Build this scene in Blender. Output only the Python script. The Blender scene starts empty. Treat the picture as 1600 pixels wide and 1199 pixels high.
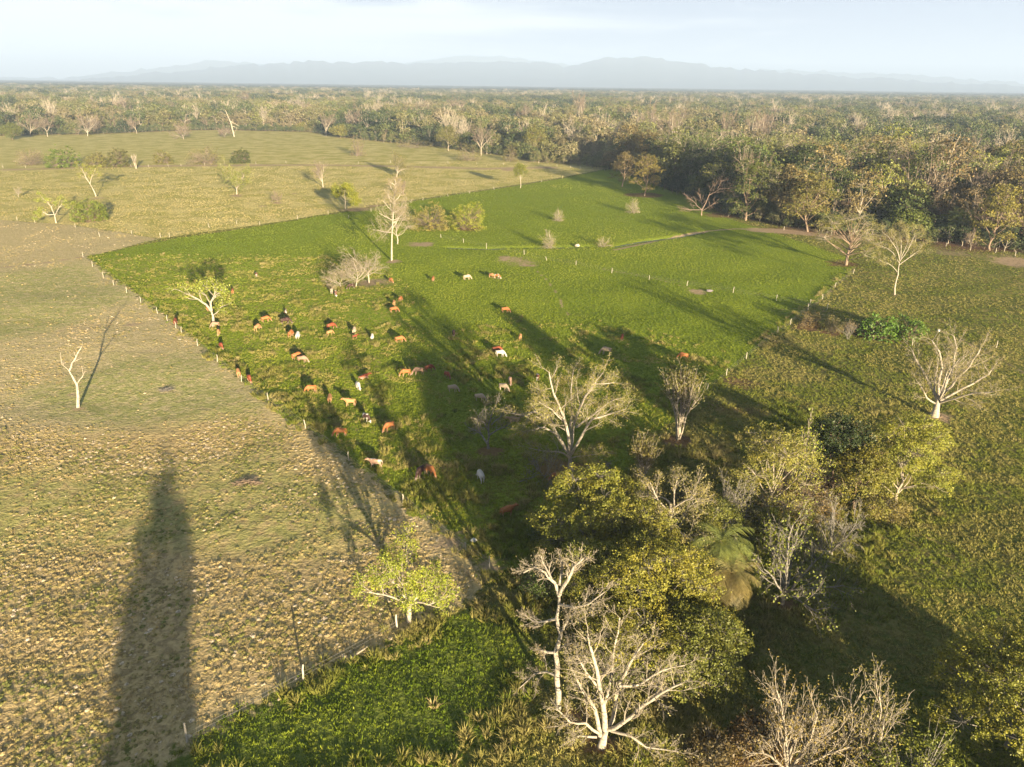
import bpy, math, random
import numpy as np
from mathutils import Vector

random.seed(7); RNG = np.random.default_rng(7)
SC = bpy.context.scene
COL = SC.collection
R = math.radians

# ------------------------------------------------------------------ camera
F = 1130.0; CX, CY = 800.0, 599.5; CH = 50.0
PITCH = math.atan((CY - 132.0) / F); ROLL = math.atan(0.0125)
fwd = Vector((0, math.cos(PITCH), -math.sin(PITCH)))
up0 = Vector((0, math.sin(PITCH), math.cos(PITCH))); rt0 = Vector((1, 0, 0))
rt = rt0 * math.cos(ROLL) + up0 * math.sin(ROLL)
up = up0 * math.cos(ROLL) - rt0 * math.sin(ROLL)
cd = bpy.data.cameras.new('camera'); cam = bpy.data.objects.new('camera', cd); COL.objects.link(cam)
cd.sensor_width = 36; cd.lens = F / 1600 * 36; cd.clip_start = 0.5; cd.clip_end = 60000
from mathutils import Matrix
M = Matrix((rt, up, -fwd)).transposed().to_4x4(); M.translation = (0, 0, CH)
cam.matrix_world = M; SC.camera = cam

# ------------------------------------------------------------------ light
SUN_EL = R(8.8); ANTI = R(22.2)          # shadows run 22 degrees left of the view
sun_dir = Vector((math.sin(ANTI) * math.cos(SUN_EL), -math.cos(ANTI) * math.cos(SUN_EL), math.sin(SUN_EL)))
sd = bpy.data.lights.new('sun', 'SUN'); sd.energy = 5.0; sd.angle = R(0.53); sd.color = (1.0, 0.815, 0.555)
so = bpy.data.objects.new('sun', sd); COL.objects.link(so)
so.rotation_euler = sun_dir.to_track_quat('Z', 'Y').to_euler(); so.location = (0, -200, 300)
W = bpy.data.worlds.new('World'); SC.world = W; W.use_nodes = True
nt = W.node_tree; nt.nodes.clear()
def N(nt, t, **k):
    n = nt.nodes.new(t)
    for a, b in k.items():
        if a == 'i':
            for x, y in b.items(): n.inputs[x].default_value = y
        else: setattr(n, a, b)
    return n
def math_n(nt, op, a, b=None, clamp=False):
    n = nt.nodes.new('ShaderNodeMath'); n.operation = op; n.use_clamp = clamp
    for i, v in enumerate((a, b)):
        if v is None: continue
        if isinstance(v, (int, float)): n.inputs[i].default_value = v
        else: nt.links.new(v, n.inputs[i])
    return n.outputs[0]
def mixc(nt, f, a, b, mode='MIX'):
    n = nt.nodes.new('ShaderNodeMix'); n.data_type = 'RGBA'; n.blend_type = mode
    for s, v in ((0, f), (6, a), (7, b)):
        if isinstance(v, (int, float)): n.inputs[s].default_value = v
        elif isinstance(v, (tuple, list)): n.inputs[s].default_value = (*v, 1)
        else: nt.links.new(v, n.inputs[s])
    return n.outputs[2]
def noise(nt, vec, scale, detail=3, rough=.55, dist=0):
    n = nt.nodes.new('ShaderNodeTexNoise'); n.inputs['Scale'].default_value = scale
    n.inputs['Detail'].default_value = detail; n.inputs['Roughness'].default_value = rough
    n.inputs['Distortion'].default_value = dist
    nt.links.new(vec, n.inputs['Vector']); return n.outputs[0]
def smooth(nt, v, a, b):
    n = nt.nodes.new('ShaderNodeMapRange'); n.interpolation_type = 'SMOOTHSTEP'; n.clamp = True
    nt.links.new(v, n.inputs[0]); n.inputs[1].default_value = a; n.inputs[2].default_value = b
    return n.outputs[0]
sky = N(nt, 'ShaderNodeTexSky', sky_type='NISHITA', sun_disc=False, sun_elevation=SUN_EL, sun_rotation=math.pi - ANTI,
        air_density=1.0, dust_density=1.5, ozone_density=1.2)
tc = N(nt, 'ShaderNodeTexCoord'); mp = N(nt, 'ShaderNodeMapping'); mp.inputs['Scale'].default_value = (1.0, 1.0, 11.0)
nt.links.new(tc.outputs['Generated'], mp.inputs[0])
cl = noise(nt, mp.outputs[0], 2.2, 7, .60, .5)
sx = N(nt, 'ShaderNodeSeparateXYZ'); nt.links.new(tc.outputs['Generated'], sx.inputs[0])
cl = math_n(nt, 'ADD', cl, math_n(nt, 'MULTIPLY', sx.outputs[0], -0.42))
cl = math_n(nt, 'ADD', cl, math_n(nt, 'MULTIPLY', sx.outputs[2], -0.55))
cm = smooth(nt, cl, .36, .62)
SKY_STR = 0.053; CLOUD = (.97, 1.0, 1.02)
veil = mixc(nt, smooth(nt, sx.outputs[2], .75, .05), mixc(nt, .5, sky.outputs[0], (.52, .74, 1.12)), (2.0, 2.35, 3.05))            # thin high veil over the clear sky
skyb = mixc(nt, math_n(nt, 'MULTIPLY', cm, .85), veil, tuple(c * 4.4 for c in CLOUD))
bg = N(nt, 'ShaderNodeBackground'); bg.inputs[1].default_value = SKY_STR
nt.links.new(skyb, bg.inputs[0]); wo = N(nt, 'ShaderNodeOutputWorld'); nt.links.new(bg.outputs[0], wo.inputs[0])

SC.view_settings.view_transform = 'Standard'; SC.view_settings.look = 'None'
SC.view_settings.exposure = 2.2; SC.view_settings.gamma = 1.0
cy = SC.cycles
cy.max_bounces = 5; cy.diffuse_bounces = 2; cy.glossy_bounces = 1; cy.transmission_bounces = 3
cy.volume_bounces = 0; cy.transparent_max_bounces = 4; cy.use_denoising = True
cy.caustics_reflective = False; cy.caustics_refractive = False

# ------------------------------------------------------------------ projection helpers
def ray(px, py): return fwd + rt * ((px - CX) / F) - up * ((py - CY) / F)
def G(px, py):
    d = ray(px, py); t = CH / -d.z
    return Vector((d.x * t, d.y * t, 0))
def height_at(B, px, py):
    d = ray(px, py); return CH + d.z / math.hypot(d.x, d.y) * math.hypot(B.x, B.y)
def depth(B): return (B - Vector((0, 0, CH))).dot(fwd)
def poly(pts): return np.array([tuple(G(*p))[:2] for p in pts])
def inside(P, V):
    x, y = P[:, 0], P[:, 1]; c = np.zeros(len(P), bool); n = len(V)
    for i in range(n):
        a, b = V[i], V[i - 1]
        if a[1] == b[1]: continue
        m = ((a[1] > y) != (b[1] > y)) & (x < (b[0] - a[0]) * (y - a[1]) / (b[1] - a[1]) + a[0]); c ^= m
    return c
def segdist(P, a, b):
    ab = b - a; t = np.clip(((P - a) @ ab) / max(ab @ ab, 1e-9), 0, 1)
    return np.hypot(*(P - a - t[:, None] * ab).T)
def sdf(P, V):
    d = np.full(len(P), 1e9)
    for i in range(len(V)): d = np.minimum(d, segdist(P, V[i], V[i - 1]))
    return np.where(inside(P, V), d, -d)
def vnoise(P, s, seed=0):
    """smooth value noise in the plane, vectorised"""
    r = np.random.default_rng(seed); T = r.random((64, 64))
    q = P / s; i = np.floor(q).astype(int); f = q - i; f = f * f * (3 - 2 * f)
    a = T[i[:, 0] % 64, i[:, 1] % 64]; b = T[(i[:, 0] + 1) % 64, i[:, 1] % 64]
    c = T[i[:, 0] % 64, (i[:, 1] + 1) % 64]; d = T[(i[:, 0] + 1) % 64, (i[:, 1] + 1) % 64]
    return (a * (1 - f[:, 0]) + b * f[:, 0]) * (1 - f[:, 1]) + (c * (1 - f[:, 0]) + d * f[:, 0]) * f[:, 1]

# ------------------------------------------------------------------ object helpers
def tag(o, label=None, cat=None, group=None, kind=None):
    if label: o['label'] = label
    if cat: o['category'] = cat
    if group: o['group'] = group
    if kind: o['kind'] = kind
    return o
def link(o, parent=None, col=None):
    (col or COL).objects.link(o)
    if parent: o.parent = parent
    return o
def mk_mesh(name, V, Q, mats=(), mi=None, smooth_n=None, v=None):
    me = bpy.data.meshes.new(name); V = np.asarray(V, np.float32); Q = np.asarray(Q, np.int32)
    me.vertices.add(len(V)); me.vertices.foreach_set('co', V.ravel())
    me.loops.add(Q.size); me.loops.foreach_set('vertex_index', Q.ravel())
    me.polygons.add(len(Q)); me.polygons.foreach_set('loop_start', np.arange(len(Q), dtype=np.int32) * Q.shape[1])
    for m in mats: me.materials.append(m)
    if mi is not None: me.polygons.foreach_set('material_index', np.asarray(mi, np.int32))
    sm = np.zeros(len(Q), bool)
    if smooth_n is None: sm[:] = True
    else: sm[:smooth_n] = True
    me.polygons.foreach_set('use_smooth', sm)
    if v is not None:
        a = me.attributes.new('v', 'FLOAT', 'FACE'); a.data.foreach_set('value', np.asarray(v, np.float32))
    me.update(calc_edges=True)
    return me

# ------------------------------------------------------------------ materials
MATS = {}
def new_mat(name):
    m = bpy.data.materials.new(name); m.use_nodes = True; m.node_tree.nodes.clear(); MATS[name] = m
    return m, m.node_tree
def out_p(nt, col, rough=.9, bump=None, bd=.1, bs=1.0, spec=.2):
    p = N(nt, 'ShaderNodeBsdfPrincipled'); p.inputs['Roughness'].default_value = rough
    p.inputs['Specular IOR Level'].default_value = spec
    if isinstance(col, tuple): p.inputs['Base Color'].default_value = (*col, 1)
    else: nt.links.new(col, p.inputs['Base Color'])
    if bump is not None:
        b = N(nt, 'ShaderNodeBump'); b.inputs['Distance'].default_value = bd; b.inputs['Strength'].default_value = bs
        nt.links.new(bump, b.inputs['Height']); nt.links.new(b.outputs[0], p.inputs['Normal'])
    o = N(nt, 'ShaderNodeOutputMaterial'); nt.links.new(p.outputs[0], o.inputs[0]); return p
def bark(name, c1, c2):
    m, nt = new_mat(name); t = N(nt, 'ShaderNodeTexCoord')
    n = noise(nt, t.outputs['Object'], 3.5, 6, .7); c = mixc(nt, smooth(nt, n, .42, .66), c1, c2)
    out_p(nt, c, .85, noise(nt, t.outputs['Object'], 9, 3), .03); return m
bark('bark_pale', (.30, .26, .195), (.15, .13, .095))
bark('bark_white', (.34, .30, .235), (.17, .15, .11))
bark('bark_grey', (.20, .185, .155), (.09, .08, .068))
bark('bark_pink', (.23, .165, .125), (.12, .085, .065))
bark('bark_brown', (.22, .16, .11), (.12, .09, .06))
bark('bark_twig', (.19, .15, .11), (.11, .085, .06))
def leafmat(name, instancer=False):
    m, nt = new_mat(name); oi = N(nt, 'ShaderNodeObjectInfo'); t = N(nt, 'ShaderNodeTexCoord')
    at = N(nt, 'ShaderNodeAttribute', attribute_name='v')
    n = noise(nt, t.outputs['Object'], .55, 2)
    b = math_n(nt, 'ADD', math_n(nt, 'MULTIPLY', at.outputs['Fac'], .75), .55)
    c = mixc(nt, 1.0, oi.outputs['Color'], b, 'MULTIPLY')
    yel = mixc(nt, 1.0, c, (1.18, 1.06, .85), 'MULTIPLY')
    c = mixc(nt, smooth(nt, n, .42, .62), c, yel)
    if instancer:
        ti = N(nt, 'ShaderNodeAttribute', attribute_name='tint', attribute_type='INSTANCER')
        r = N(nt, 'ShaderNodeValToRGB'); nt.links.new(ti.outputs['Fac'], r.inputs[0]); cr = r.color_ramp
        cols = [(0, (.035, .052, .020)), (.22, (.065, .090, .026)), (.42, (.115, .135, .036)), (.58, (.16, .155, .055)),
                (.74, (.20, .165, .085)), (.88, (.17, .19, .045)), (1, (.24, .20, .11))]
        while len(cr.elements) < len(cols): cr.elements.new(.5)
        for e, (p, q) in zip(cr.elements, cols): e.position = p; e.color = (*q, 1)
        c = mixc(nt, 1.0, r.outputs[0], b, 'MULTIPLY')
    d = N(nt, 'ShaderNodeBsdfDiffuse'); nt.links.new(c, d.inputs[0])
    tl = N(nt, 'ShaderNodeBsdfTranslucent'); nt.links.new(c, tl.inputs[0])
    g = N(nt, 'ShaderNodeBsdfGlossy'); g.inputs[1].default_value = .55; g.inputs[0].default_value = (1, 1, 1, 1)
    s = N(nt, 'ShaderNodeMixShader'); s.inputs[0].default_value = .28
    nt.links.new(d.outputs[0], s.inputs[1]); nt.links.new(tl.outputs[0], s.inputs[2])
    s2 = N(nt, 'ShaderNodeMixShader'); s2.inputs[0].default_value = .02
    nt.links.new(s.outputs[0], s2.inputs[1]); nt.links.new(g.outputs[0], s2.inputs[2])
    o = N(nt, 'ShaderNodeOutputMaterial'); nt.links.new(s2.outputs[0], o.inputs[0]); return m
leafmat('leaf'); leafmat('leaf_far', True)

# ------------------------------------------------------------------ zones of the ground (outlines on the ground plane)
Z_STUB = poly([(-300, 345), (-60, 341), (0, 344), (110, 352), (250, 373), (190, 388), (134, 401), (250, 487), (340, 562), (420, 625), (545, 716),
               (630, 780), (700, 832), (735, 872), (765, 905), (740, 940), (640, 988), (480, 1062), (290, 1172), (200, 1260), (-300, 1260)])
Z_STUB2 = poly([(-300, 345), (-60, 341), (0, 344), (110, 352), (250, 373), (190, 388), (134, 401), (0, 419), (-300, 440)])
Z_LUSH = poly([(134, 401), (270, 374), (460, 345), (620, 318), (760, 298), (880, 279), (960, 262), (1075, 290), (1100, 330), (1150, 345),
               (1330, 405), (1330, 424), (1280, 470), (1165, 560), (1070, 640), (960, 750), (850, 900), (790, 890), (765, 905), (735, 872), (700, 832), (630, 780),
               (545, 716), (420, 625), (340, 562), (250, 487)])
Z_LOW = poly([(640, 988), (740, 945), (790, 960), (830, 1010), (830, 1100), (700, 1230), (200, 1260), (290, 1172), (480, 1062)])
Z_FAR = poly([(-300, 344), (0, 344), (110, 352), (250, 373), (460, 343), (620, 316), (760, 296), (880, 277), (960, 262), (960, 255), (820, 240), (690, 222),
              (600, 212), (480, 206), (330, 203), (0, 212), (-300, 214)])
FEDGE = [(-900, 222), (-300, 214), (0, 213), (130, 211), (330, 204), (480, 207), (560, 219), (690, 231), (745, 240), (800, 246), (830, 254), (890, 258), (960, 268), (1030, 296),
         (1095, 320), (1140, 340), (1230, 356), (1300, 368), (1370, 372), (1480, 384), (1600, 398), (1750, 415), (2200, 470)]
fe = poly(FEDGE)
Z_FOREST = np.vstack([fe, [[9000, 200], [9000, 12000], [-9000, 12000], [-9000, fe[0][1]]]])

# bare earth, leaf litter and worn tracks: (px, py, radius_x_px, radius_y_px, strength)
DIRT = [(655, 382, 27, 4, .9), (615, 409, 14, 4, .9), (585, 441, 42, 9, .75), (805, 408, 38, 8, .6), (825, 415, 16, 3, .9), (788, 405, 14, 5, .8),
        (1090, 457, 16, 5, .9), (1398, 461, 8, 3, .5), (1465, 652, 24, 8, .9), (122, 639, 14, 4, .8), (150, 309, 14, 4, .6),
        (370, 306, 12, 3, .9), (141, 345, 32, 5, .8), (560, 328, 38, 4, .7), (505, 294, 8, 3, .5), (433, 317, 9, 2, .8), (260, 607, 16, 7, .7),
        (388, 750, 30, 9, .6), (112, 615, 14, 3, .8), (1585, 408, 34, 9, .8), (1490, 396, 46, 8, .5), (640, 975, 16, 5, .8),
        (720, 845, 40, 20, .5), (765, 885, 22, 16, .7), (135, 510, 70, 8, .4), (210, 507, 20, 5, .6), (620, 280, 14, 2, .5), (585, 322, 20, 3, .7), (15, 329, 22, 2, .5),
        (820, 252, 70, 5, .35), (795, 265, 12, 3, .9), (590, 285, 25, 3, .3), (410, 322, 12, 2, .6), (1250, 488, 60, 12, .35), (460, 303, 10, 1.5, .6),
        (845, 262, 50, 5, .3), (870, 1130, 60, 20, .3), (700, 850, 60, 18, .6), (270, 245, 70, 2, .35), (185, 330, 30, 2, .3), (395, 1060, 60, 9, .4)]
RUST = [(765, 705, 22, 8, .9), (885, 735, 62, 24, 1.0), (1060, 690, 32, 12, .9), (1225, 945, 28, 11, 1.0), (1290, 755, 95, 20, .9), (1262, 512, 24, 8, .8), (1300, 520, 22, 7, .8),
        (1365, 520, 48, 12, 1.0), (1320, 412, 26, 6, .9), (1010, 305, 35, 4, .9), (1000, 260, 18, 4, .5), (1510, 385, 60, 10, .8), (1400, 375, 60, 6, .7),
        (940, 1160, 60, 22, .7), (1180, 1190, 90, 40, .9), (1255, 360, 55, 8, .6), (735, 357, 26, 4, .7), (1120, 336, 40, 5, .6), (1330, 440, 16, 5, .3),
        (960, 960, 120, 60, .5), (1100, 900, 80, 50, .5), (1290, 895, 30, 12, .4), (1160, 600, 50, 16, .5), (1145, 640, 70, 14, .45), (900, 1120, 50, 20, .6)]
SPOTS = []
TRACK = [([(0, 266), (150, 261), (300, 259), (460, 258), (620, 260), (760, 264), (860, 262)], 6.0, .72),
         ([(0, 419), (60, 412), (134, 401)], .7, .8), ([(134, 401), (250, 374)], .5, .35),
         ([(836, 421), (856, 440), (872, 462), (880, 480), (895, 500)], .25, .7), ([(1335, 418), (1282, 470), (1225, 512)], .7, .45),
         ([(1495, 528), (1540, 552), (1600, 585)], .5, .6), ([(960, 392), (1040, 373), (1090, 362), (1150, 358), (1200, 360), (1290, 368)], .8, .8),
         ([(134, 401), (250, 487), (420, 625), (630, 780), (700, 832)], .5, .42), ([(1185, 360), (1230, 362), (1290, 368), (1345, 374)], 4.2, 1.0),
         ([(1120, 690), (1180, 640), (1260, 600)], 1.5, .2), ([(940, 420), (1010, 433), (1090, 455)], .4, .6)]

# one sheet, finely divided where the photograph sees it close, coarse out to the horizon
def grow_ax(a, b, step, out, g=1.13):
    c = list(np.arange(a, b + step / 2, step)); s = step
    while c[-1] < out: s *= g; c.append(min(c[-1] + s, out))
    return c
xs = grow_ax(0, 150, 1.0, 24000); xn = grow_ax(0, 120, 1.0, 24000)
X = np.array([-x for x in xn[:0:-1]] + xs); Y1 = grow_ax(20, 300, 1.0, 24000, 1.03)
Y0 = [20 - y for y in grow_ax(0, 1, 1.0, 480, 1.3)[:0:-1]]; Y = np.array(Y0 + Y1)
GX, GY = np.meshgrid(X, Y); GP = np.stack([GX.ravel(), GY.ravel()], 1)
def zone_attr(P, V): return np.clip(sdf(P, V), -8, 8)
def blob(P, lst, seed):
    out = np.zeros(len(P))
    for k, (x, y, rx, ry, s) in enumerate(lst):
        c = G(x, y); e1 = (G(x + rx, y) - c).length; e2 = (G(x, y - ry) - G(x, y + ry)).length / 2
        hd = np.array([c.x, c.y]) / math.hypot(c.x, c.y); pr = np.array([hd[1], -hd[0]])
        q = P - np.array([c.x, c.y]); r = np.hypot((q @ pr) / e1, (q @ hd) / e2); w = np.nonzero(r < 1.8)[0]
        if not len(w): continue
        rr = r[w] + (vnoise(P[w], max(e1, 1.5) * .5, seed + k) - .5) * .6
        out[w] = np.maximum(out[w], s * np.clip(1.35 - rr, 0, 1))
    return out
def tracks(P):
    out = np.zeros(len(P))
    for pts, w, s in TRACK:
        V = poly(pts)
        for a, b in zip(V[:-1], V[1:]): out = np.maximum(out, s * np.clip(1.6 - segdist(P, a, b) / w, 0, 1))
    return out
# broad pattern inside the stubble: greener regrowth bands and clumpy dry bands
CLOD = poly([(-300, 670), (0, 672), (120, 680), (250, 665), (380, 640), (480, 680), (600, 790), (690, 850), (770, 900), (640, 990), (480, 1062), (290, 1172),
             (200, 1260), (-300, 1260)])
REGR = [poly([(-300, 755), (0, 745), (150, 740), (300, 742), (420, 715), (520, 745), (600, 800), (590, 850), (480, 870), (330, 850), (240, 850), (100, 870), (-300, 880)]),
        poly([(-300, 425), (0, 425), (130, 408), (210, 460), (120, 500), (0, 530), (-300, 560)]),
        poly([(180, 560), (330, 560), (410, 640), (330, 650), (200, 660), (60, 660), (20, 620)])]
def clod_w(P):
    w = smoothstep(sdf(P, CLOD), -6, 6) + smoothstep(sdf(P, Z_STUB2), -3, 3) * .15
    return w
def smoothstep(x, a, b):
    t = np.clip((x - a) / (b - a), 0, 1); return t * t * (3 - 2 * t)
def regr_w(P):
    w = np.zeros(len(P))
    for z in REGR: w = np.maximum(w, smoothstep(sdf(P, z) + (vnoise(P, 9, 5) - .5) * 8, -4, 5))
    return w
near = (np.abs(GP[:, 0]) < 1500) & (GP[:, 1] < 1800)
def full(fn, bgv):
    o = np.full(len(GP), bgv, float); o[near] = fn(GP[near]); return o
YEL = [poly([(134, 401), (560, 400), (640, 470), (640, 760), (800, 900), (760, 900), (630, 780), (340, 562)]),
       poly([(640, 560), (800, 500), (1000, 520), (1130, 560), (1060, 640), (900, 640), (800, 680), (700, 700)])]
WEED = poly([(640, 700), (830, 690), (900, 760), (860, 880), (830, 900), (900, 960), (1050, 1000), (1100, 1300), (640, 1300), (800, 1000), (760, 900), (600, 760)])
att = {
 'stub': full(lambda P: zone_attr(P, Z_STUB), -8), 'lush': full(lambda P: np.maximum(zone_attr(P, Z_LUSH), zone_attr(P, Z_LOW)), -8),
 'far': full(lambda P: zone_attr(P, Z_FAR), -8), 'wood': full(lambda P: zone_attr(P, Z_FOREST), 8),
 'dirt': full(lambda P: np.maximum(blob(P, DIRT, 11), tracks(P)), 0), 'rust': full(lambda P: blob(P, RUST, 77), 0),
 'clod': full(clod_w, 0), 'low': full(lambda P: smoothstep(sdf(P, Z_LOW), -5, 1), 0), 'regr': full(regr_w, 0),
 'yel': full(lambda P: np.maximum(smoothstep(sdf(P, YEL[0]), -6, 4), .7 * smoothstep(sdf(P, YEL[1]), -6, 6)), 0),
 'weed': full(lambda P: smoothstep(sdf(P, WEED), -5, 5), 0)}
GZ = np.zeros(len(GP)); m_ = near
GZ[m_] = (vnoise(GP[m_], 2.3, 3) - .5) * .12 + (vnoise(GP[m_], 14, 4) - .5) * .5
GZ[m_] *= np.clip(1.4 - GP[m_][:, 1] / 420, .15, 1)
# the little creek is cut into the pasture
CREEK = poly([(700, 386), (760, 388), (860, 386), (960, 385), (1000, 377), (1060, 370), (1100, 362)])
cdist = np.full(m_.sum(), 1e9)
for a, b in zip(CREEK[:-1], CREEK[1:]): cdist = np.minimum(cdist, segdist(GP[m_], a, b))
GZ[m_] -= .7 * np.clip(1 - cdist / 2.4, 0, 1)
nx, ny = len(X), len(Y)
ii = (np.arange(ny - 1)[:, None] * nx + np.arange(nx - 1)[None, :]).ravel()
gm, nt = new_mat('pasture_ground')
tcn = N(nt, 'ShaderNodeTexCoord'); OB = tcn.outputs['Object']
def A(nm): return N(nt, 'ShaderNodeAttribute', attribute_name=nm).outputs['Fac']
n1 = noise(nt, OB, .09, 4); n2 = noise(nt, OB, .55, 4, .6); n3 = noise(nt, OB, 2.4, 4, .65); n4 = noise(nt, OB, 1.1, 3, .6, .6)
edge = math_n(nt, 'MULTIPLY', math_n(nt, 'SUBTRACT', n2, .5), 7.0)
def zone(nm, w=.5): return smooth(nt, math_n(nt, 'ADD', A(nm), edge), -w, w)
# right-hand / default pasture
c_right = mixc(nt, smooth(nt, n2, .38, .62), (.090, .105, .024), (.20, .17, .055))
c_right = mixc(nt, smooth(nt, n1, .40, .65), c_right, mixc(nt, smooth(nt, n3, .35, .65), (.065, .090, .016), (.14, .135, .036)))
c_right = mixc(nt, math_n(nt, 'MULTIPLY', smooth(nt, n4, .55, .75), .35), c_right, (.16, .115, .07))
# lush pasture
c_lush = mixc(nt, smooth(nt, n3, .30, .70), (.085, .13, .013), (.20, .24, .026))
c_lush = mixc(nt, math_n(nt, 'MULTIPLY', smooth(nt, n1, .35, .65), .45), c_lush, (.165, .205, .022))
yy = smooth(nt, math_n(nt, 'MULTIPLY', math_n(nt, 'ADD', math_n(nt, 'MULTIPLY', n2, .6), math_n(nt, 'MULTIPLY', n4, .4)), A('yel')), .50, .58)
c_lush = mixc(nt, math_n(nt, 'MULTIPLY', smooth(nt, noise(nt, OB, .16, 5, .7, 1.2), .58, .70), .30), c_lush, (.16, .135, .05))
c_lush = mixc(nt, math_n(nt, 'MULTIPLY', yy, .75), c_lush, (.25, .22, .065))
c_lush = mixc(nt, A('low'), c_lush, mixc(nt, smooth(nt, n3, .3, .7), (.06, .09, .015), (.13, .155, .03)))
wd = math_n(nt, 'MULTIPLY', A('weed'), smooth(nt, n4, .42, .62))
c_lush = mixc(nt, math_n(nt, 'MULTIPLY', wd, .6), c_lush, (.11, .085, .03))
# stubble
c_stub = mixc(nt, smooth(nt, n3, .35, .65), (.28, .235, .115), (.49, .40, .23))
c_stub = mixc(nt, math_n(nt, 'MULTIPLY', smooth(nt, n2, .40, .60), .5), c_stub, (.29, .265, .11))
c_cl = mixc(nt, smooth(nt, n4, .36, .60), (.20, .145, .07), (.44, .33, .155))
c_stub = mixc(nt, math_n(nt, 'MULTIPLY', A('clod'), .75, True), c_stub, c_cl)
c_rg = mixc(nt, smooth(nt, n3, .3, .7), (.13, .175, .04), (.28, .29, .09))
c_stub = mixc(nt, math_n(nt, 'MULTIPLY', math_n(nt, 'MULTIPLY', A('regr'), .62), smooth(nt, n2, .25, .60)), c_stub, c_rg)
# far pasture
c_far = mixc(nt, smooth(nt, n1, .38, .62), (.29, .275, .075), (.42, .365, .145))
c_far = mixc(nt, math_n(nt, 'MULTIPLY', smooth(nt, n2, .45, .65), .4), c_far, (.20, .165, .08))
c = c_right
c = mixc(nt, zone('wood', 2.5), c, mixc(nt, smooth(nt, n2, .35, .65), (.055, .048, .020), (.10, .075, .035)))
c = mixc(nt, zone('far'), c, c_far)
c = mixc(nt, zone('lush', .35), c, c_lush)
c = mixc(nt, zone('stub', .35), c, c_stub)
rm = smooth(nt, math_n(nt, 'ADD', A('rust'), math_n(nt, 'MULTIPLY', math_n(nt, 'SUBTRACT', n3, .5), .6)), .25, .60)
c = mixc(nt, math_n(nt, 'MULTIPLY', rm, .8), c, mixc(nt, n3, (.085, .045, .025), (.20, .115, .07)))
dm = smooth(nt, math_n(nt, 'ADD', A('dirt'), math_n(nt, 'MULTIPLY', math_n(nt, 'SUBTRACT', n4, .5), 1.1)), .22, .80)
c = mixc(nt, math_n(nt, 'MULTIPLY', dm, .9), c, mixc(nt, n4, (.23, .165, .11), (.38, .28, .18)))
bmp = math_n(nt, 'ADD', math_n(nt, 'MULTIPLY', n3, .55), math_n(nt, 'MULTIPLY', n4, .75))
out_p(nt, c, 1.0, bmp, .55, .8, .0)
ground_me = mk_mesh('ground', np.stack([GP[:, 0], GP[:, 1], GZ], 1), np.stack([ii, ii + 1, ii + nx + 1, ii + nx], 1), [gm])
for k, v in att.items():
    a = ground_me.attributes.new(k, 'FLOAT', 'POINT'); a.data.foreach_set('value', v.astype(np.float32))
tag(link(bpy.data.objects.new('ground', ground_me)), kind='structure')

# creek water
wm, nt = new_mat('creek_water'); out_p(nt, (.045, .045, .035), .15, None, spec=.5)
V = []; Q = []
for i, p in enumerate(CREEK):
    a = CREEK[max(i - 1, 0)]; b = CREEK[min(i + 1, len(CREEK) - 1)]; d = (b - a) / np.hypot(*(b - a)); n_ = np.array([-d[1], d[0]]) * .3
    V += [(*(p + n_), -.42), (*(p - n_), -.42)]
    if i: Q.append((2 * i - 2, 2 * i - 1, 2 * i + 1, 2 * i))
tag(link(bpy.data.objects.new('creek_water', mk_mesh('creek_water', V, Q, [wm]))), kind='structure')

# ------------------------------------------------------------------ hills on the horizon
hm, nt = new_mat('hill_slope'); tcn = N(nt, 'ShaderNodeTexCoord')
hc = mixc(nt, noise(nt, tcn.outputs['Object'], .0012, 5), (.03, .05, .03), (.10, .10, .06)); out_p(nt, hc, 1.0, None, spec=0)
RIDGE = [(-500, 126), (60, 128), (150, 122), (220, 116), (300, 109), (350, 104), (400, 100), (440, 98), (480, 94), (520, 97), (560, 97), (600, 96), (650, 97), (690, 100), (740, 95),
         (790, 94), (850, 97), (882, 103), (905, 98), (950, 89), (1005, 86), (1060, 96), (1120, 104), (1160, 106), (1210, 112), (1300, 118), (1400, 124), (1480, 128), (1560, 132), (1660, 138), (2100, 146)]
def hills(name, dist, ridge, dz, seed, thick):
    rx = [p[0] for p in ridge]; ry = [p[1] for p in ridge]; cols = np.linspace(rx[0], rx[-1], 340); rows = 14
    V = []
    for j in range(rows):
        t = j / (rows - 1); prof = math.sin(math.pi * min(t / .9, 1.0) ** 1.1 * .5) if t < .75 else math.cos((t - .75) / .25 * math.pi / 2) * .99
        for i, x in enumerate(cols):
            y = np.interp(x, rx, ry); d = ray(x, y); hl = math.hypot(d.x, d.y); D = dist + (t - .75) * thick
            H = CH + d.z / hl * dist - dz
            nz = vnoise(np.array([[x * 1.0, j * 30.0]]), 26, seed)[0] * .35 + vnoise(np.array([[x * 1.0, j * 30.0]]), 9, seed + 1)[0] * .15
            crest = 1 - abs(t - .75) * 2
            h = H * prof * (1 - nz * (1 - max(crest, 0))) + ((vnoise(np.array([[x, 0.]]), 11, seed + 2)[0] - .5) * 70 + (vnoise(np.array([[x, 5.]]), 4, seed + 3)[0] - .5) * 30) * prof
            V.append((d.x / hl * D, d.y / hl * D, max(h, -20) if t > 0 else -20))
    n_ = len(cols); ii = (np.arange(rows - 1)[:, None] * n_ + np.arange(n_ - 1)[None, :]).ravel()
    tag(link(bpy.data.objects.new(name, mk_mesh(name, V, np.stack([ii, ii + 1, ii + n_ + 1, ii + n_], 1), [hm]))), kind='structure')
hills('hills', 17000, RIDGE, 0, 21, 5000)
RIDGE2 = [(-500, 116), (100, 122), (220, 108), (330, 94), (420, 98), (560, 112), (640, 96), (720, 86), (800, 88), (860, 97), (960, 112), (1150, 110), (1230, 108), (1420, 116), (1600, 130), (2100, 142)]
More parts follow.
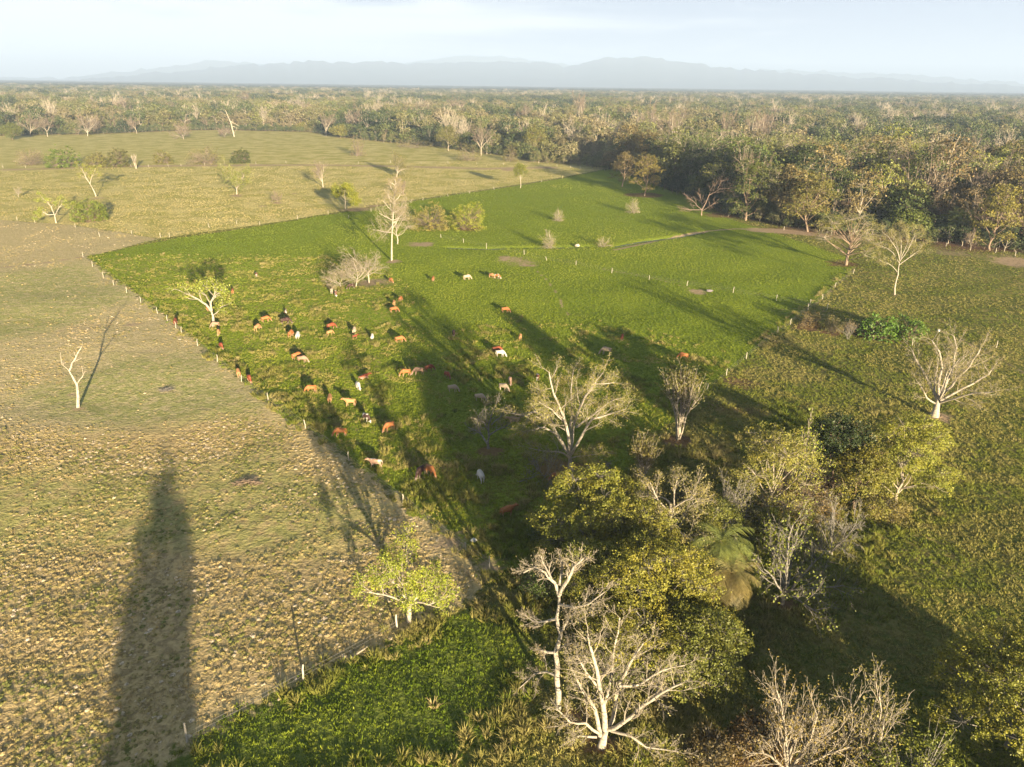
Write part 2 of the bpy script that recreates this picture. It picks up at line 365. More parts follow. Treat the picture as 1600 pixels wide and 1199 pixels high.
hills('hills_beyond', 21500, RIDGE2, 0, 31, 3000)

# ------------------------------------------------------------------ trees
def nrm(v):
    l = math.sqrt(v[0] * v[0] + v[1] * v[1] + v[2] * v[2]) or 1.0; return (v[0] / l, v[1] / l, v[2] / l)
def perp(d, az):
    a = (0, 0, 1) if abs(d[2]) < .9 else (1, 0, 0)
    u = nrm((d[1] * a[2] - d[2] * a[1], d[2] * a[0] - d[0] * a[2], d[0] * a[1] - d[1] * a[0]))
    w = (d[1] * u[2] - d[2] * u[1], d[2] * u[0] - d[0] * u[2], d[0] * u[1] - d[1] * u[0])
    c, s = math.cos(az), math.sin(az)
    return (u[0] * c + w[0] * s, u[1] * c + w[1] * s, u[2] * c + w[2] * s)
class Sk:
    def __init__(s, rnd): s.paths = []; s.tips = []; s.r = rnd
    def add(s, l, pts, r0, r1): s.paths.append((l, pts, r0, r1))
SEG = (6, 6, 4, 3, 2)
def grow(S, p, d, L, r, l, P):
    r_ = S.r; n = SEG[min(l, 4)]; pts = [p]; st = L / n; tr = P['trop'][min(l, len(P['trop']) - 1)]; wb = P['wob']
    ds = []
    for i in range(n):
        d = nrm((d[0] + r_.gauss(0, wb), d[1] + r_.gauss(0, wb), d[2] + r_.gauss(0, wb) + tr))
        p = (p[0] + d[0] * st, p[1] + d[1] * st, max(p[2] + d[2] * st, .15)); pts.append(p); ds.append(d)
    r1 = max(r * .45, P['rmin']); S.add(l, pts, max(r, P['rmin']), r1)
    kids(S, pts, ds, L, r, r1, l, P)
def kids(S, pts, ds, L, r, r1, l, P, t0=None):
    r_ = S.r; n = len(ds)
    if l + 1 < P['lv']:
        m = P['n'][l + 1] if l + 1 < len(P['n']) else 4; az = r_.random() * 6.28; t0 = P['t0'] if t0 is None else t0
        for j in range(m):
            t = t0 + (1 - t0) * (j + r_.random()) / m if j < m - 1 else .999
            f = t * n; k = min(int(f), n - 1); g = f - k; a, b = pts[k], pts[k + 1]
            q = (a[0] + (b[0] - a[0]) * g, a[1] + (b[1] - a[1]) * g, a[2] + (b[2] - a[2]) * g)
            az += 2.4 + r_.gauss(0, .4); an = R(P['ang'][min(l, len(P['ang']) - 1)]) * r_.uniform(.7, 1.3) * (1 if j < m - 1 else .5)
            e = perp(ds[k], az); c, s = math.cos(an), math.sin(an); dk = ds[k]
            nd = nrm((dk[0] * c + e[0] * s, dk[1] * c + e[1] * s, dk[2] * c + e[2] * s))
            if nd[2] < P.get('minz', -.5): nd = nrm((nd[0], nd[1], P.get('minz', -.5)))
            grow(S, q, nd, L * P['len'][min(l, len(P['len']) - 1)] * (1.15 - .45 * t) * r_.uniform(.8, 1.2), (r + (r1 - r) * t) * P.get('rf', .54), l + 1, P)
    else:
        S.tips.append(pts[-1]); S.tips.append(pts[len(pts) // 2])
PRE = {
 # bare spreading tree, crown like a broom of fine twigs
 'bare': dict(lv=5, n=(0, 7, 6, 5, 4), ang=(42, 40, 38, 38), len=(.62, .5, .5, .5), trop=(.0, .08, .05, .03), wob=.17, t0=.25, tb=.30, lean=.05, rr=.019, leaves=0, ls=.3, lj=.4, limb0=(.35, .95)),
 'fan': dict(lv=5, n=(0, 9, 7, 5, 4), ang=(52, 38, 36, 38), len=(.7, .46, .45, .5), trop=(.0, .0, .02, .02), wob=.17, t0=.2, tb=.16, lean=.05, rr=.021, leaves=0, ls=.3, lj=.4, limb0=(.5, .9)),
 'leafy': dict(lobes=9, lv=4, n=(0, 8, 6, 4), wob=.10, tb=.22, lean=.06, rr=.018, leaves=14, ls=.34, lj=.3, ntip=34),
 'bush': dict(dome=1, lv=4, n=(0, 8), wob=.1, tb=.02, lean=.25, rr=.012, leaves=14, ls=.25, lj=.3, ntip=150),
 'shoots': dict(lv=3, n=(0, 6, 4), ang=(22, 28), len=(.45, .45), trop=(.08, .1, .06), wob=.10, t0=.25, tb=.75, lean=.16, rr=.010, leaves=3, ls=.22, lj=.25, stems=7),
 'umb': dict(lv=5, n=(0, 7, 6, 5, 3), ang=(62, 38, 36, 36), len=(.62, .5, .45, .5), trop=(.0, .02, .04, .05), wob=.15, t0=.5, tb=.5, lean=.05, rr=.016, leaves=7, ls=.28, lj=.4),
 'tall': dict(lv=5, n=(0, 24, 7, 5, 3), ang=(74, 42, 40, 40), len=(.30, .5, .45, .5), trop=(.0, .04, .03, .02), wob=.09, t0=.36, tb=1.0, lean=.01, rr=.012, rf=.42, leaves=0, ls=.3, lj=.3),
}
def view_frame(B):
    hd = Vector((B.x, B.y, 0)).normalized(); return hd, Vector((hd.y, -hd.x, 0))
def skel(P, H, Wd, rnd, traced=None, B=None, stems=None):
    S = Sk(rnd); P = dict(P); P.setdefault('rmin', .014); r0 = max(P['rr'] * H, .03) * P.get('rk', 1)
    if traced:
        hd, rr_ = view_frame(B); hl = math.hypot(B.x, B.y)
        for ln in traced:
            pts = []; rad = ln[0]
            for (x, y, v) in ln[1:]:
                d = ray(x, y); k = hl / (d.x * hd.x + d.y * hd.y); q = Vector((0, 0, CH)) + d * k
                s = 1 + v / hl                                      # limbs that come forward or go back along their line of sight
                q = Vector((0, 0, CH)) + (q - Vector((0, 0, CH))) * s
                pts.append(tuple(q - B))
            # subdivide and roughen
            fine = []
            for a, b in zip(pts[:-1], pts[1:]):
                L = math.dist(a, b)
                for t in (0, .5): fine.append(tuple(a[i] + (b[i] - a[i]) * t + (rnd.gauss(0, .03 * L) if t else 0) for i in range(3)))
            fine.append(pts[-1]); ds = [nrm(tuple(b[i] - a[i] for i in range(3))) for a, b in zip(fine[:-1], fine[1:])]
            L = sum(math.dist(a, b) for a, b in zip(fine[:-1], fine[1:])); lev = 0 if ln is traced[0] else 1
            S.add(lev, fine, rad, max(rad * .35, P['rmin'])); Q = dict(P); Q['lv'] = P['lv']
            if lev == 1 or P.get('trunk_kids'): kids(S, fine, ds, L * .75, rad, rad * .35, 1 if lev else 1, Q, t0=.25 if lev else .6)
        return S
    if P.get('dome'):
        ph = rnd.random() * 6; lob = [rnd.uniform(-.16, .16) for _ in range(3)]; base = [(rnd.gauss(0, .10) * Wd, rnd.gauss(0, .10) * Wd, -.1) for _ in range(7)]
        for i in range(P['ntip']):
            az = rnd.random() * 6.283; u = rnd.uniform(-.05, 1); rr = rnd.uniform(.3, 1) ** .4 * (1 + lob[0] * math.sin(2 * az + ph) + lob[1] * math.sin(3 * az) + lob[2] * math.sin(5 * u + az)); c = math.sqrt(max(0, 1 - abs(u) ** P.get('pw', 3.4) * .95))
            q = (math.cos(az) * c * rr * Wd / 2, math.sin(az) * c * rr * Wd / 2, max(u, .06) * H * rr * .97); S.tips.append(q)
            if i % 3 == 0:
                b = base[i % 7]; m = tuple((b[k] + q[k]) * .5 + (rnd.gauss(0, .04) * H if k < 2 else .08 * H) for k in range(3)); rw = max(P['rmin'], r0 * .5); S.add(1 if i % 9 == 0 else 2, [b, m, q], rw, rw * .5)
                for _ in range(3):
                    e = tuple(q[k] + rnd.gauss(0, .09) * H for k in range(3)); S.add(3, [m, tuple((m[k] + e[k]) / 2 for k in range(3)), (e[0], e[1], max(e[2], .1))], P['rmin'], P['rmin'] * .7)
        return S
    if P.get('lobes'):
        tb = P['tb'] * H; az = rnd.random() * 6.28; nl = P['lobes']; p = (0, 0, -.15); pts = [p]; ht = tb + (H - tb) * .45
        for i in range(6): p = (p[0] + rnd.gauss(0, .015) * H, p[1] + rnd.gauss(0, .015) * H, p[2] + (ht + .15) / 6); pts.append(p)
        S.add(0, pts, r0, r0 * .35); a_ = Wd / 2
        for j in range(nl):
            az += 2.4 + rnd.gauss(0, .3); f = (j + .5) / nl; lr = a_ * rnd.uniform(.34, .58) * (9 / max(nl, 9)) ** .42; rad = (a_ - lr * .8) * math.sqrt(max(0, 1 - (f * 1.0) ** 1.6)) * rnd.uniform(.75, 1.1); lz = lr * rnd.uniform(.55, .8)
            cz = tb + lz * .8 + (H - tb - lz * 1.7) * f ** .8 + rnd.gauss(0, .02) * H; c_ = (math.cos(az) * rad, math.sin(az) * rad, min(cz, H - lz))
            k = min(max(int((c_[2] * .55 / ht) * 6), 1), 5); b = pts[k]; m = tuple((b[i] + c_[i]) * .5 + rnd.gauss(0, .02) * H for i in range(3)); S.add(1, [b, m, c_], max(r0 * .35, P['rmin']), max(r0 * .16, P['rmin']))
            nt_ = P['ntip'] * (lr / (a_ * .46 * (9 / max(nl, 9)) ** .42)) ** 2 * (12 / max(nl, 12)) ** .5
            for i in range(int(nt_)):
                th = rnd.random() * 6.283; u = rnd.uniform(-.45, 1); s_ = math.sqrt(max(0, 1 - u * u)); g = rnd.uniform(.55, 1.08)
                q = (c_[0] + math.cos(th) * s_ * lr * g, c_[1] + math.sin(th) * s_ * lr * g, c_[2] + u * lz * g); S.tips.append(q)
                if i % 3 == 0: m2 = tuple((c_[x] + q[x]) * .5 + rnd.gauss(0, .08) * lr for x in range(3)); S.add(2, [c_, m2, tuple(q[x] + (q[x] - c_[x]) * rnd.uniform(0, .12) for x in range(3))], max(r0 * .10, P['rmin']), P['rmin'])
        return S
    ns = stems or P.get('stems', 1)
    for s in range(ns):
        az = rnd.random() * 6.28 + s * 6.28 / ns; ln = P['lean'] * (rnd.uniform(.6, 1.4) if ns == 1 else rnd.uniform(.05, 2.0)); off = .03 * H * rnd.random() if ns > 1 else 0
        d = nrm((math.cos(az) * ln, math.sin(az) * ln, 1)); p = (math.cos(az) * off, math.sin(az) * off, -.15)
        tb = max(P['tb'], .12) * H * (rnd.uniform(.5, 1.0) if ns > 2 else 1); Q = P
        n = 6; pts = [p]; ds = []
        for i in range(n):
            d = nrm((d[0] + rnd.gauss(0, P['wob'] * .6), d[1] + rnd.gauss(0, P['wob'] * .6), d[2] + .05)); st = tb / n
            p = (p[0] + d[0] * st, p[1] + d[1] * st, p[2] + d[2] * st); pts.append(p); ds.append(d)
        r1 = r0 * (.25 if P['tb'] > .7 else .7); S.add(0, pts, r0 * (1.0 if ns == 1 else .7), r1)
        m = P['n'][1] if len(P['n']) > 1 else 5; t0 = P['t0'] if P['tb'] > .4 else .55; az = rnd.random() * 6.28
        for j in range(m):
            t = t0 + (1 - t0) * (j + rnd.random() * .8) / m; f = min(t * n, n - .01); k = int(f); g = f - k; a, b = pts[k], pts[k + 1]
            q = tuple(a[i] + (b[i] - a[i]) * g for i in range(3)); az += 2.4 + rnd.gauss(0, .3)
            an = R(P['ang'][0]) * rnd.uniform(.45, 1.35); e = perp(ds[k], az); c, s_ = math.cos(an), math.sin(an)
            nd = nrm(tuple(ds[k][i] * c + e[i] * s_ for i in range(3)))
            L = (H - tb if P['tb'] < .7 else H * P['len'][0] * (1.25 - 1.0 * (t - t0) / (1 - t0))) * rnd.uniform(.55, .85) if P['tb'] < .7 else H * P['len'][0] * (1.3 - 1.0 * (t - t0) / (1 - t0)) * rnd.uniform(.8, 1.1)
            grow(S, q, nd, L, r0 * .5, 1, P)
    # fit to the measured height and spread
    A_ = np.array([q for _, pts, _, _ in S.paths for q in pts]); zt = np.percentile(A_[:, 2], 99.5); rx = np.percentile(np.hypot(A_[:, 0], A_[:, 1]), 91)
    kz = H / zt; kx = (Wd / 2) / rx
    S.paths = [(l, [(q[0] * kx, q[1] * kx, q[2] * kz) for q in pts], a, b) for l, pts, a, b in S.paths]
    S.tips = [(q[0] * kx, q[1] * kx, q[2] * kz) for q in S.tips]
    return S
def tubes(paths, sides):
    groups = {}
    for l, pts, a, b in paths: groups.setdefault((len(pts), sides[min(l, len(sides) - 1)]), []).append((pts, a, b))
    VV = []; QQ = []; off = 0
    for (n, k), g in groups.items():
        Pn = np.array([x[0] for x in g], float); m = len(g)
        rad = np.array([np.linspace(a, b, n) for _, a, b in g])
        T = np.gradient(Pn, axis=1); T /= np.linalg.norm(T, axis=2, keepdims=True) + 1e-9
        ref = np.where(np.abs(T[..., 2:3]) < .85, np.array([0., 0, 1]), np.array([1., 0, 0])); ref = np.repeat(ref[:, :1], n, 1)
        U = np.cross(T, ref); U /= np.linalg.norm(U, axis=2, keepdims=True) + 1e-9; Wv = np.cross(T, U)
        th = np.arange(k) / k * 2 * np.pi
        V = Pn[:, :, None] + rad[:, :, None, None] * (U[:, :, None] * np.cos(th)[None, None, :, None] + Wv[:, :, None] * np.sin(th)[None, None, :, None])
        base = np.arange(m)[:, None, None] * n * k + np.arange(n - 1)[None, :, None] * k
        j = np.arange(k)[None, None]; j2 = (np.arange(k)[None, None] + 1) % k
        q = np.stack([base + j, base + j2, base + k + j2, base + k + j], -1).reshape(-1, 4) + off
        VV.append(V.reshape(-1, 3)); QQ.append(q); off += m * n * k
    if not VV: return np.zeros((0, 3)), np.zeros((0, 4), int)
    return np.vstack(VV), np.vstack(QQ)
def leaves(tips, per, size, jit, rng, H, aspect=.55, clump=True):
    if per <= 0 or not len(tips): return np.zeros((0, 3)), np.zeros((0, 4), int), np.zeros(0)
    T = np.asarray(tips, float)
    if per < 1: T = T[rng.random(len(T)) < per]; per = 1
    per = int(per); n = len(T)
    if n == 0: return np.zeros((0, 3)), np.zeros((0, 4), int), np.zeros(0)
    C = np.repeat(T, per, 0); off = rng.normal(0, 1, (n * per, 3)); off[:, 2] *= .6; C = C + off * jit; C[:, 2] = np.maximum(C[:, 2], size * .4)
    cen = np.median(T, 0); o = C - cen; o /= np.linalg.norm(o, axis=1, keepdims=True) + 1e-6
    nn = rng.normal(0, 1, C.shape) * .75 + o * .55 + np.array([0, 0, .35]); nn /= np.linalg.norm(nn, axis=1, keepdims=True)
    a = np.cross(nn, rng.normal(0, 1, C.shape)); a /= np.linalg.norm(a, axis=1, keepdims=True) + 1e-6; b = np.cross(nn, a)
    s = size * rng.uniform(.6, 1.35, (len(C), 1)) * .5
    V = np.stack([C - a * s, C - b * s * aspect + a * s * .1, C + a * s, C + b * s * aspect + a * s * .1], 1).reshape(-1, 3)
    Q = np.arange(len(C) * 4).reshape(-1, 4)
    v = np.clip(np.repeat(rng.uniform(.15, .85, n), per) + rng.normal(0, .18, n * per), 0, 1)
    return V, Q, v
def tree_meshes(name, P, H, Wd, seed, barkm, traced=None, B=None, stems=None, leafmat_='leaf'):
    rnd = random.Random(seed); rng = np.random.default_rng(seed)
    S = skel(P, H, Wd, rnd, traced, B, stems)
    Vt, Qt = tubes([p for p in S.paths if p[0] <= 1], P.get('sides', (8, 6)))
    Vc, Qc = tubes([p for p in S.paths if p[0] > 1], (4, 4, 4, 3, 3))
    Vl, Ql, vl = leaves(S.tips, P['leaves'], P['ls'], P['lj'], rng, H)
    tm = mk_mesh(name + '_trunk', Vt, Qt, [MATS[barkm]])
    V = np.vstack([Vc, Vl]); Q = np.vstack([Qc, Ql + len(Vc)]) if len(Ql) else Qc
    mi = np.concatenate([np.zeros(len(Qc)), np.ones(len(Ql))]); v = np.concatenate([np.full(len(Qc), .5), vl])
    cm_ = mk_mesh(name + '_crown', V, Q, [MATS[P.get('twig', barkm)], MATS[leafmat_]], mi, len(Qc), v)
    return tm, cm_
def put_tree(name, tm, cm_, loc, rz, sc, color, label, cat, group=None):
    e = bpy.data.objects.new(name, None); link(e); e.location = loc; e.rotation_euler = (0, 0, rz); e.scale = sc if isinstance(sc, tuple) else (sc,) * 3
    e.empty_display_size = .5; tag(e, label, cat, group)
    t = link(bpy.data.objects.new('trunk', tm), e); c = link(bpy.data.objects.new('crown', cm_), e); c.color = (*color, 1); return e
OLIVE = (.17, .17, .045); YG = (.24, .27, .03); LIME = (.27, .32, .055); TAN = (.24, .18, .09); GREY = (.20, .17, .11); SAGE = (.18, .17, .075)
HERO = []
def T(name, kind, bx, by, top, w, label, color=OLIVE, bk='bark_pale', cat='tree', traced=None, group=None, tx=None, stems=None, seed=None, **kw):
    P = dict(PRE[kind]); P.update(kw); B = G(bx, by); H = max(height_at(B, bx, top), .6); Wd = w * depth(B) / F
    if kind in ('bush',) and 'tb' not in kw: H = max(H, 1)
    # leaf size follows distance so that far crowns keep their grain
    seed = seed if seed is not None else int(bx * 7 + by * 13)
    tm, cm_ = tree_meshes(name, P, H, Wd, seed, bk, traced, B, stems)
    e = put_tree(name, tm, cm_, B, 0, 1.0, (color[0] * .76, color[1] * .76, color[2] * .58), label, cat, group); HERO.append((B, Wd, H)); return e
exec_heroes = True
# ---- solitary trees in the pastures
T('bare_tree', 'bare', 122, 637, 541, 36, 'white leafless tree with a bent forked trunk alone in the dry stubble field', bk='bark_white', lv=3, n=(0, 3, 3), rmin=.03, len=(.5, .35), trop=(0, .1, .1),
  traced=[[.28, (122, 637, 0), (122, 620, 0), (120, 601, 0), (113, 588, 0), (108, 580, 0)], [.17, (108, 580, 0), (112, 568, .5), (118, 560, .6), (123, 549, .5), (128, 541, .3)], [.10, (121, 600, 0), (126, 592, -.6), (130, 586, -.8), (129, 578, -1)],
          [.08, (108, 580, 0), (101, 573, -.5), (97, 570, -.8), (94, 556, -.9)]])
T('umbrella_tree', 'umb', 333, 511, 440, 70, 'umbrella-shaped tree with white limbs and lime leaves amid grazing cattle', LIME, 'bark_white', leaves=8, ls=.36, lj=.5, lv=4, n=(0, 6, 5, 4), rmin=.025, len=(.5, .5, .45),
  traced=[[.36, (333, 511, 0), (333, 495, 0), (330, 486, 0)], [.26, (330, 486, 0), (322, 476, .5), (314, 471, .8), (306, 466, 1), (295, 460, 1.2), (280, 454, 1.5)], [.27, (331, 488, 0), (329, 475, -.3), (332, 468, -.4), (336, 458, -.5), (334, 446, -.6)],
          [.12, (333, 493, 0), (341, 487, -1), (345, 480, -1.4), (352, 477, -1.8)], [.14, (329, 474, -.3), (322, 462, 1.5), (312, 456, 3), (302, 452, 4)], [.14, (332, 466, -.4), (342, 458, -2), (348, 452, -3)], [.12, (334, 462, 0), (326, 452, -2), (318, 447, -3)]])
T('tall_bare_tree', 'tall', 612, 407, 277, 56, 'tallest pale leafless tree with a straight trunk and tiers of side branches', (.34, .29, .21), bk='bark_white', twig='bark_pale', lj=.3, leaves=2, ls=.15, rmin=.014)
T('round_bare_tree', 'leafy', 621, 381, 316, 68, 'rounded grey leafless tree just behind the tallest straight trunk', (.36, .31, .235), 'bark_pale', tb=.15, leaves=6, ls=.17, lj=.3, lobes=14, ntip=50)
T('fan_tree', 'fan', 577, 442, 386, 84, 'leafless pale tree with fan of curved limbs, upright one of the dead clump', (.34, .29, .21), bk='bark_white', twig='bark_pale', leaves=.7, ls=.14, lj=.3, tb=.30)
T('fan_tree', 'fan', 556, 449, 402, 70, 'leafless pale tree with twisted stems in the middle of the dead clump', (.34, .29, .21), bk='bark_white', twig='bark_pale', leaves=.7, ls=.14, lj=.3, tb=.25, seed=9)
T('fan_tree', 'fan', 533, 449, 419, 62, 'lowest leafless pale tree spreading left at the end of the dead clump', (.34, .29, .21), bk='bark_white', twig='bark_pale', leaves=.7, ls=.14, lj=.3, tb=.2, seed=10)
T('bare_tree', 'bare', 505, 293, 247, 30, 'leafless tree with bright white trunk in the far pasture', bk='bark_white', n=(0, 9, 7, 5), twig='bark_twig')
T('umbrella_tree', 'umb', 540, 327, 287, 46, 'small spreading tree with yellow-green leaves on the far side of the pasture fence', YG, 'bark_pale', leaves=9, ls=.4, lj=.55, tb=.45)
T('open_tree', 'fan', 620, 277, 236, 46, 'half-bare tree with pale forked limbs and olive leaves beyond the tallest trunk', OLIVE, 'bark_pale', leaves=2, ls=.35, tb=.25)
T('bare_shrub', 'fan', 631, 305, 279, 24, 'small leafless shrub standing right behind the top of the tallest tree', GREY, 'bark_twig')
T('bare_shrub', 'fan', 433, 316, 294, 20, 'tiny leafless shrub alone on the far pasture', GREY, 'bark_twig')
T('open_tree', 'fan', 370, 304, 246, 46, 'pale forked tree with thin light-green leaves in the far pasture', (.22, .25, .07), 'bark_pale', leaves=3, ls=.4, tb=.22)
T('leaning_tree', 'umb', 148, 308, 261, 32, 'white-trunked tree leaning left with a thin pale green crown', (.24, .26, .06), 'bark_white', leaves=4, ls=.4, traced=[
  [.3, (150, 307, 0), (146, 297, 0), (141, 288, 0)], [.2, (141, 288, 0), (136, 280, 1), (131, 270, 1), (126, 262, 1)], [.15, (141, 287, 0), (143, 278, -1), (147, 270, -2), (150, 263, -2)], [.12, (138, 284, 0), (133, 276, 3), (137, 266, 4)]])
T('forked_tree', 'umb', 88, 349, 309, 52, 'low forked tree with white limbs and lime leaves by the far fence corner', LIME, 'bark_white', leaves=4, ls=.4, traced=[
  [.3, (88, 349, 0), (86, 340, 0), (84, 333, 0)], [.2, (85, 335, 0), (76, 336, 1), (68, 332, 1), (60, 336, 1)], [.2, (84, 333, 0), (80, 323, -1), (73, 315, -1), (66, 309, -1)], [.15, (86, 337, 0), (92, 325, 2), (98, 318, 2), (106, 320, 3)]])
T('young_tree', 'bare', 29, 309, 292, 14, 'very small bare sapling at the far left of the pasture', bk='bark_pale')
T('bush', 'bush', 142, 344, 310, 54, 'domed green bush beside the low forked tree', (.16, .21, .03), 'bark_brown', 'bush', leaves=24, ls=.42, lj=.4, ntip=260)
ROW = 'bushes along the far farm track'
for a in [(48, 258, 231, 44, 'greyish leafless bush starting the row along the far track', GREY, 3), (98, 261, 228, 50, 'largest round green bush on the far track', (.13, .19, .025), 26), (152, 261, 238, 36, 'low olive bush right of the round green bush on the far track', OLIVE, 18),
          (185, 260, 231, 42, 'domed olive bush beside the dead stump', (.12, .125, .03), 20), (255, 256, 235, 30, 'small rounded bush just right of the dead stump', OLIVE, 12), (322, 256, 228, 54, 'wide brownish bush with bare twigs over the far track', SAGE, 8), (378, 255, 232, 30, 'small dark green round bush behind the pale forked tree', (.075, .095, .02), 24)]:
    T('bush', 'bush', a[0], a[1], a[2], a[3], a[4], a[5], 'bark_twig', 'bush', group=ROW, leaves=max(4, a[6]), ls=.55, lj=.4, ntip=260, rmin=.03)
T('dead_stump', 'shoots', 213, 264, 240, 14, 'pale dead tree trunk between the bushes of the far track', bk='bark_pale', cat='dead tree', leaves=0, stems=2, rr=.05)
T('grey_bush', 'bush', 559, 244, 209, 28, 'upright grey bush alone in front of the far treeline', GREY, 'bark_twig', 'bush', leaves=8, ls=.5, lj=.5)
T('round_bush', 'bush', 672, 357, 318, 66, 'brownish olive round bush of the pair behind the pasture', (.25, .23, .07), 'bark_twig', 'bush', leaves=26, ls=.34, lj=.35, ntip=260)
T('round_bush', 'bush', 731, 358, 315, 58, 'yellow-green bush, brighter one of the pair behind the pasture', (.26, .29, .035), 'bark_brown', 'bush', leaves=20, ls=.36, lj=.35, ntip=260)
T('young_tree', 'leafy', 813, 294, 254, 24, 'slim light green tree on the fence line of the far pasture', (.19, .22, .035), 'bark_pale', leaves=12, ls=.4, lj=.45, tb=.4)
T('leafy_tree', 'leafy', 701, 236, 195, 44, 'rounded olive tree at the middle of the far treeline with a dark shadow', OLIVE, leaves=14, ls=.6, lj=.8, tb=.1)
T('bush', 'bush', 732, 251, 221, 42, 'greyish round bush in front of the far treeline beside the rounded olive tree', SAGE, 'bark_twig', 'bush', leaves=12, ls=.5, lj=.6)
T('bush', 'bush', 797, 252, 226, 24, 'small pale bush at the corner of the far track', SAGE, 'bark_twig', 'bush', leaves=10, ls=.5, lj=.5)
T('bush', 'bush', 645, 231, 215, 60, 'flat greyish scrub in front of the far treeline', SAGE, 'bark_twig', 'bush', leaves=8, ls=.5, lj=.6)
SP = [(872, 346, 324, 20, 'dry sprouting shrub highest up the pasture slope above the creek'), (857, 388, 358, 28, 'tallest dry sprouting shrub on the creek bank'), (945, 386, 368, 26, 'brown low sprouting shrub beside the creek bend'), (988, 333, 309, 26, 'yellowish sprouting shrub below the brown-green shade tree')]
for x, y, t, w, lb in SP: T('sprouting_shrub', 'bush', x, y, t, w, lb, (.30, .27, .10), 'bark_pale', 'shrub', leaves=3, ls=.25, lj=.3, ntip=150, rmin=.02)
T('shade_tree', 'leafy', 1007, 306, 238, 54, 'brown-green bushy tree on bare red earth at the pasture edge', (.23, .20, .06), 'bark_brown', leaves=10, ls=.42, lj=.4, tb=.06, lobes=13, ntip=44)
T('leafy_tree', 'leafy', 972, 292, 236, 52, 'shaded greyish tree directly left of the brown-green shade tree', (.17, .14, .06), 'bark_brown', leaves=10, ls=.45, lj=.4, tb=.04, lobes=12)
T('fallen_tree', 'fan', 1096, 337, 300, 58, 'pinkish leafless fallen crown lying on the pasture edge by the forest', bk='bark_pink', cat='dead tree', n=(0, 11, 8, 5), tb=.12,
  traced=[[.3, (1096, 337, 0), (1097, 326, 0)], [.2, (1097, 328, 0), (1108, 305, -1), (1125, 295, -1), (1150, 292, 0)], [.15, (1097, 328, 0), (1085, 316, 1), (1074, 308, 2)], [.15, (1097, 328, 0), (1078, 328, -1), (1064, 326, -2)],
          [.15, (1097, 330, 0), (1096, 314, 2), (1092, 303, 3)], [.15, (1097, 330, 0), (1110, 322, -2), (1118, 316, -2)], [.12, (1120, 297, 0), (1126, 285, 0), (1134, 280, 0)]])
T('spreading_tree', 'leafy', 1322, 414, 324, 124, 'broad olive feathery tree on reddish earth at the green pasture corner', (.20, .20, .07), 'bark_brown', leaves=9, ls=.26, lj=.35, lobes=22, ntip=46, tb=.14, twig='bark_pale', rr=.03)
T('umbrella_tree', 'umb', 1398, 461, 352, 84, 'slender white-trunked tree with flat sparse crown on the right pasture', (.28, .27, .11), 'bark_white', leaves=4, ls=.20, lj=.35, twig='bark_pale', n=(0, 8, 8, 6, 4), rf=.42, len=(.5, .42, .45, .5), traced=[
  [.22, (1398, 461, 0), (1400, 440, 0), (1404, 418, 0), (1406, 408, 0)], [.12, (1405, 412, 0), (1395, 395, 1), (1378, 385, 2), (1362, 380, 3)], [.12, (1406, 408, 0), (1400, 388, -1), (1388, 370, -2), (1378, 362, -2)], [.12, (1406, 408, 0), (1408, 385, 1), (1406, 368, 1), (1404, 358, 1)],
  [.12, (1406, 408, 0), (1418, 392, -1), (1426, 375, -2), (1430, 364, -3)], [.11, (1405, 414, 0), (1422, 402, 1), (1436, 392, 3), (1442, 382, 4)], [.09, (1402, 425, 0), (1388, 412, -2), (1374, 406, -4)], [.09, (1406, 405, 0), (1402, 385, 4), (1396, 368, 6)], [.09, (1407, 405, 0), (1418, 380, 4), (1416, 362, 6)]])
T('big_bare_tree', 'fan', 1463, 652, 522, 140, 'big leafless tree with thick pale trunk alone on the right pasture', (.27, .24, .10), 'bark_white', twig='bark_pale', n=(0, 8, 9, 6, 4), leaves=2, ls=.17, lj=.3, rmin=.013, rf=.40, len=(.5, .40, .42, .5), traced=[
  [.75, (1460, 652, 0), (1463, 640, 0), (1466, 624, 0)], [.26, (1466, 628, 0), (1455, 605, 1), (1442, 580, 2), (1430, 560, 2), (1424, 545, 2)], [.26, (1466, 626, 0), (1466, 600, -1), (1472, 575, -1), (1468, 550, -2), (1456, 532, -2)], [.24, (1466, 626, 0), (1478, 600, 1), (1490, 570, 2), (1494, 545, 3), (1490, 525, 3)],
  [.24, (1467, 626, 0), (1488, 602, -1), (1508, 580, -2), (1522, 560, -3), (1532, 545, -3)], [.22, (1467, 628, 0), (1492, 614, 1), (1520, 600, 2), (1545, 585, 3), (1552, 575, 3)], [.2, (1467, 630, 0), (1495, 622, -2), (1525, 614, -3), (1562, 610, -4)], [.18, (1466, 626, 0), (1460, 595, 4), (1466, 560, 6)],
  [.18, (1467, 626, 0), (1480, 590, -4), (1500, 560, -6)], [.16, (1464, 632, 0), (1448, 622, -1), (1440, 606, -2), (1430, 592, -2)], [.16, (1466, 624, 0), (1480, 580, 5), (1510, 556, 7)]])
T('dry_bush', 'bush', 1266, 510, 487, 30, 'dry pale bush first in the hedge row from the green pasture', TAN, 'bark_twig', 'bush', leaves=9, ls=.24, lj=.3)
T('dry_bush', 'bush', 1300, 518, 494, 32, 'dry olive bush second in the hedge row from the green pasture', SAGE, 'bark_twig', 'bush', leaves=11, ls=.24, lj=.3)
T('dry_bush', 'shoots', 1325, 531, 501, 20, 'leafless grey shrub third in the hedge row beside the dark green bush', TAN, 'bark_grey', 'shrub', leaves=1, stems=8)
T('green_bush', 'bush', 1372, 528, 491, 56, 'broad-leaved dark green bush in the hedge row', (.09, .18, .02), 'bark_brown', 'bush', leaves=14, ls=.5, lj=.35, ntip=200)
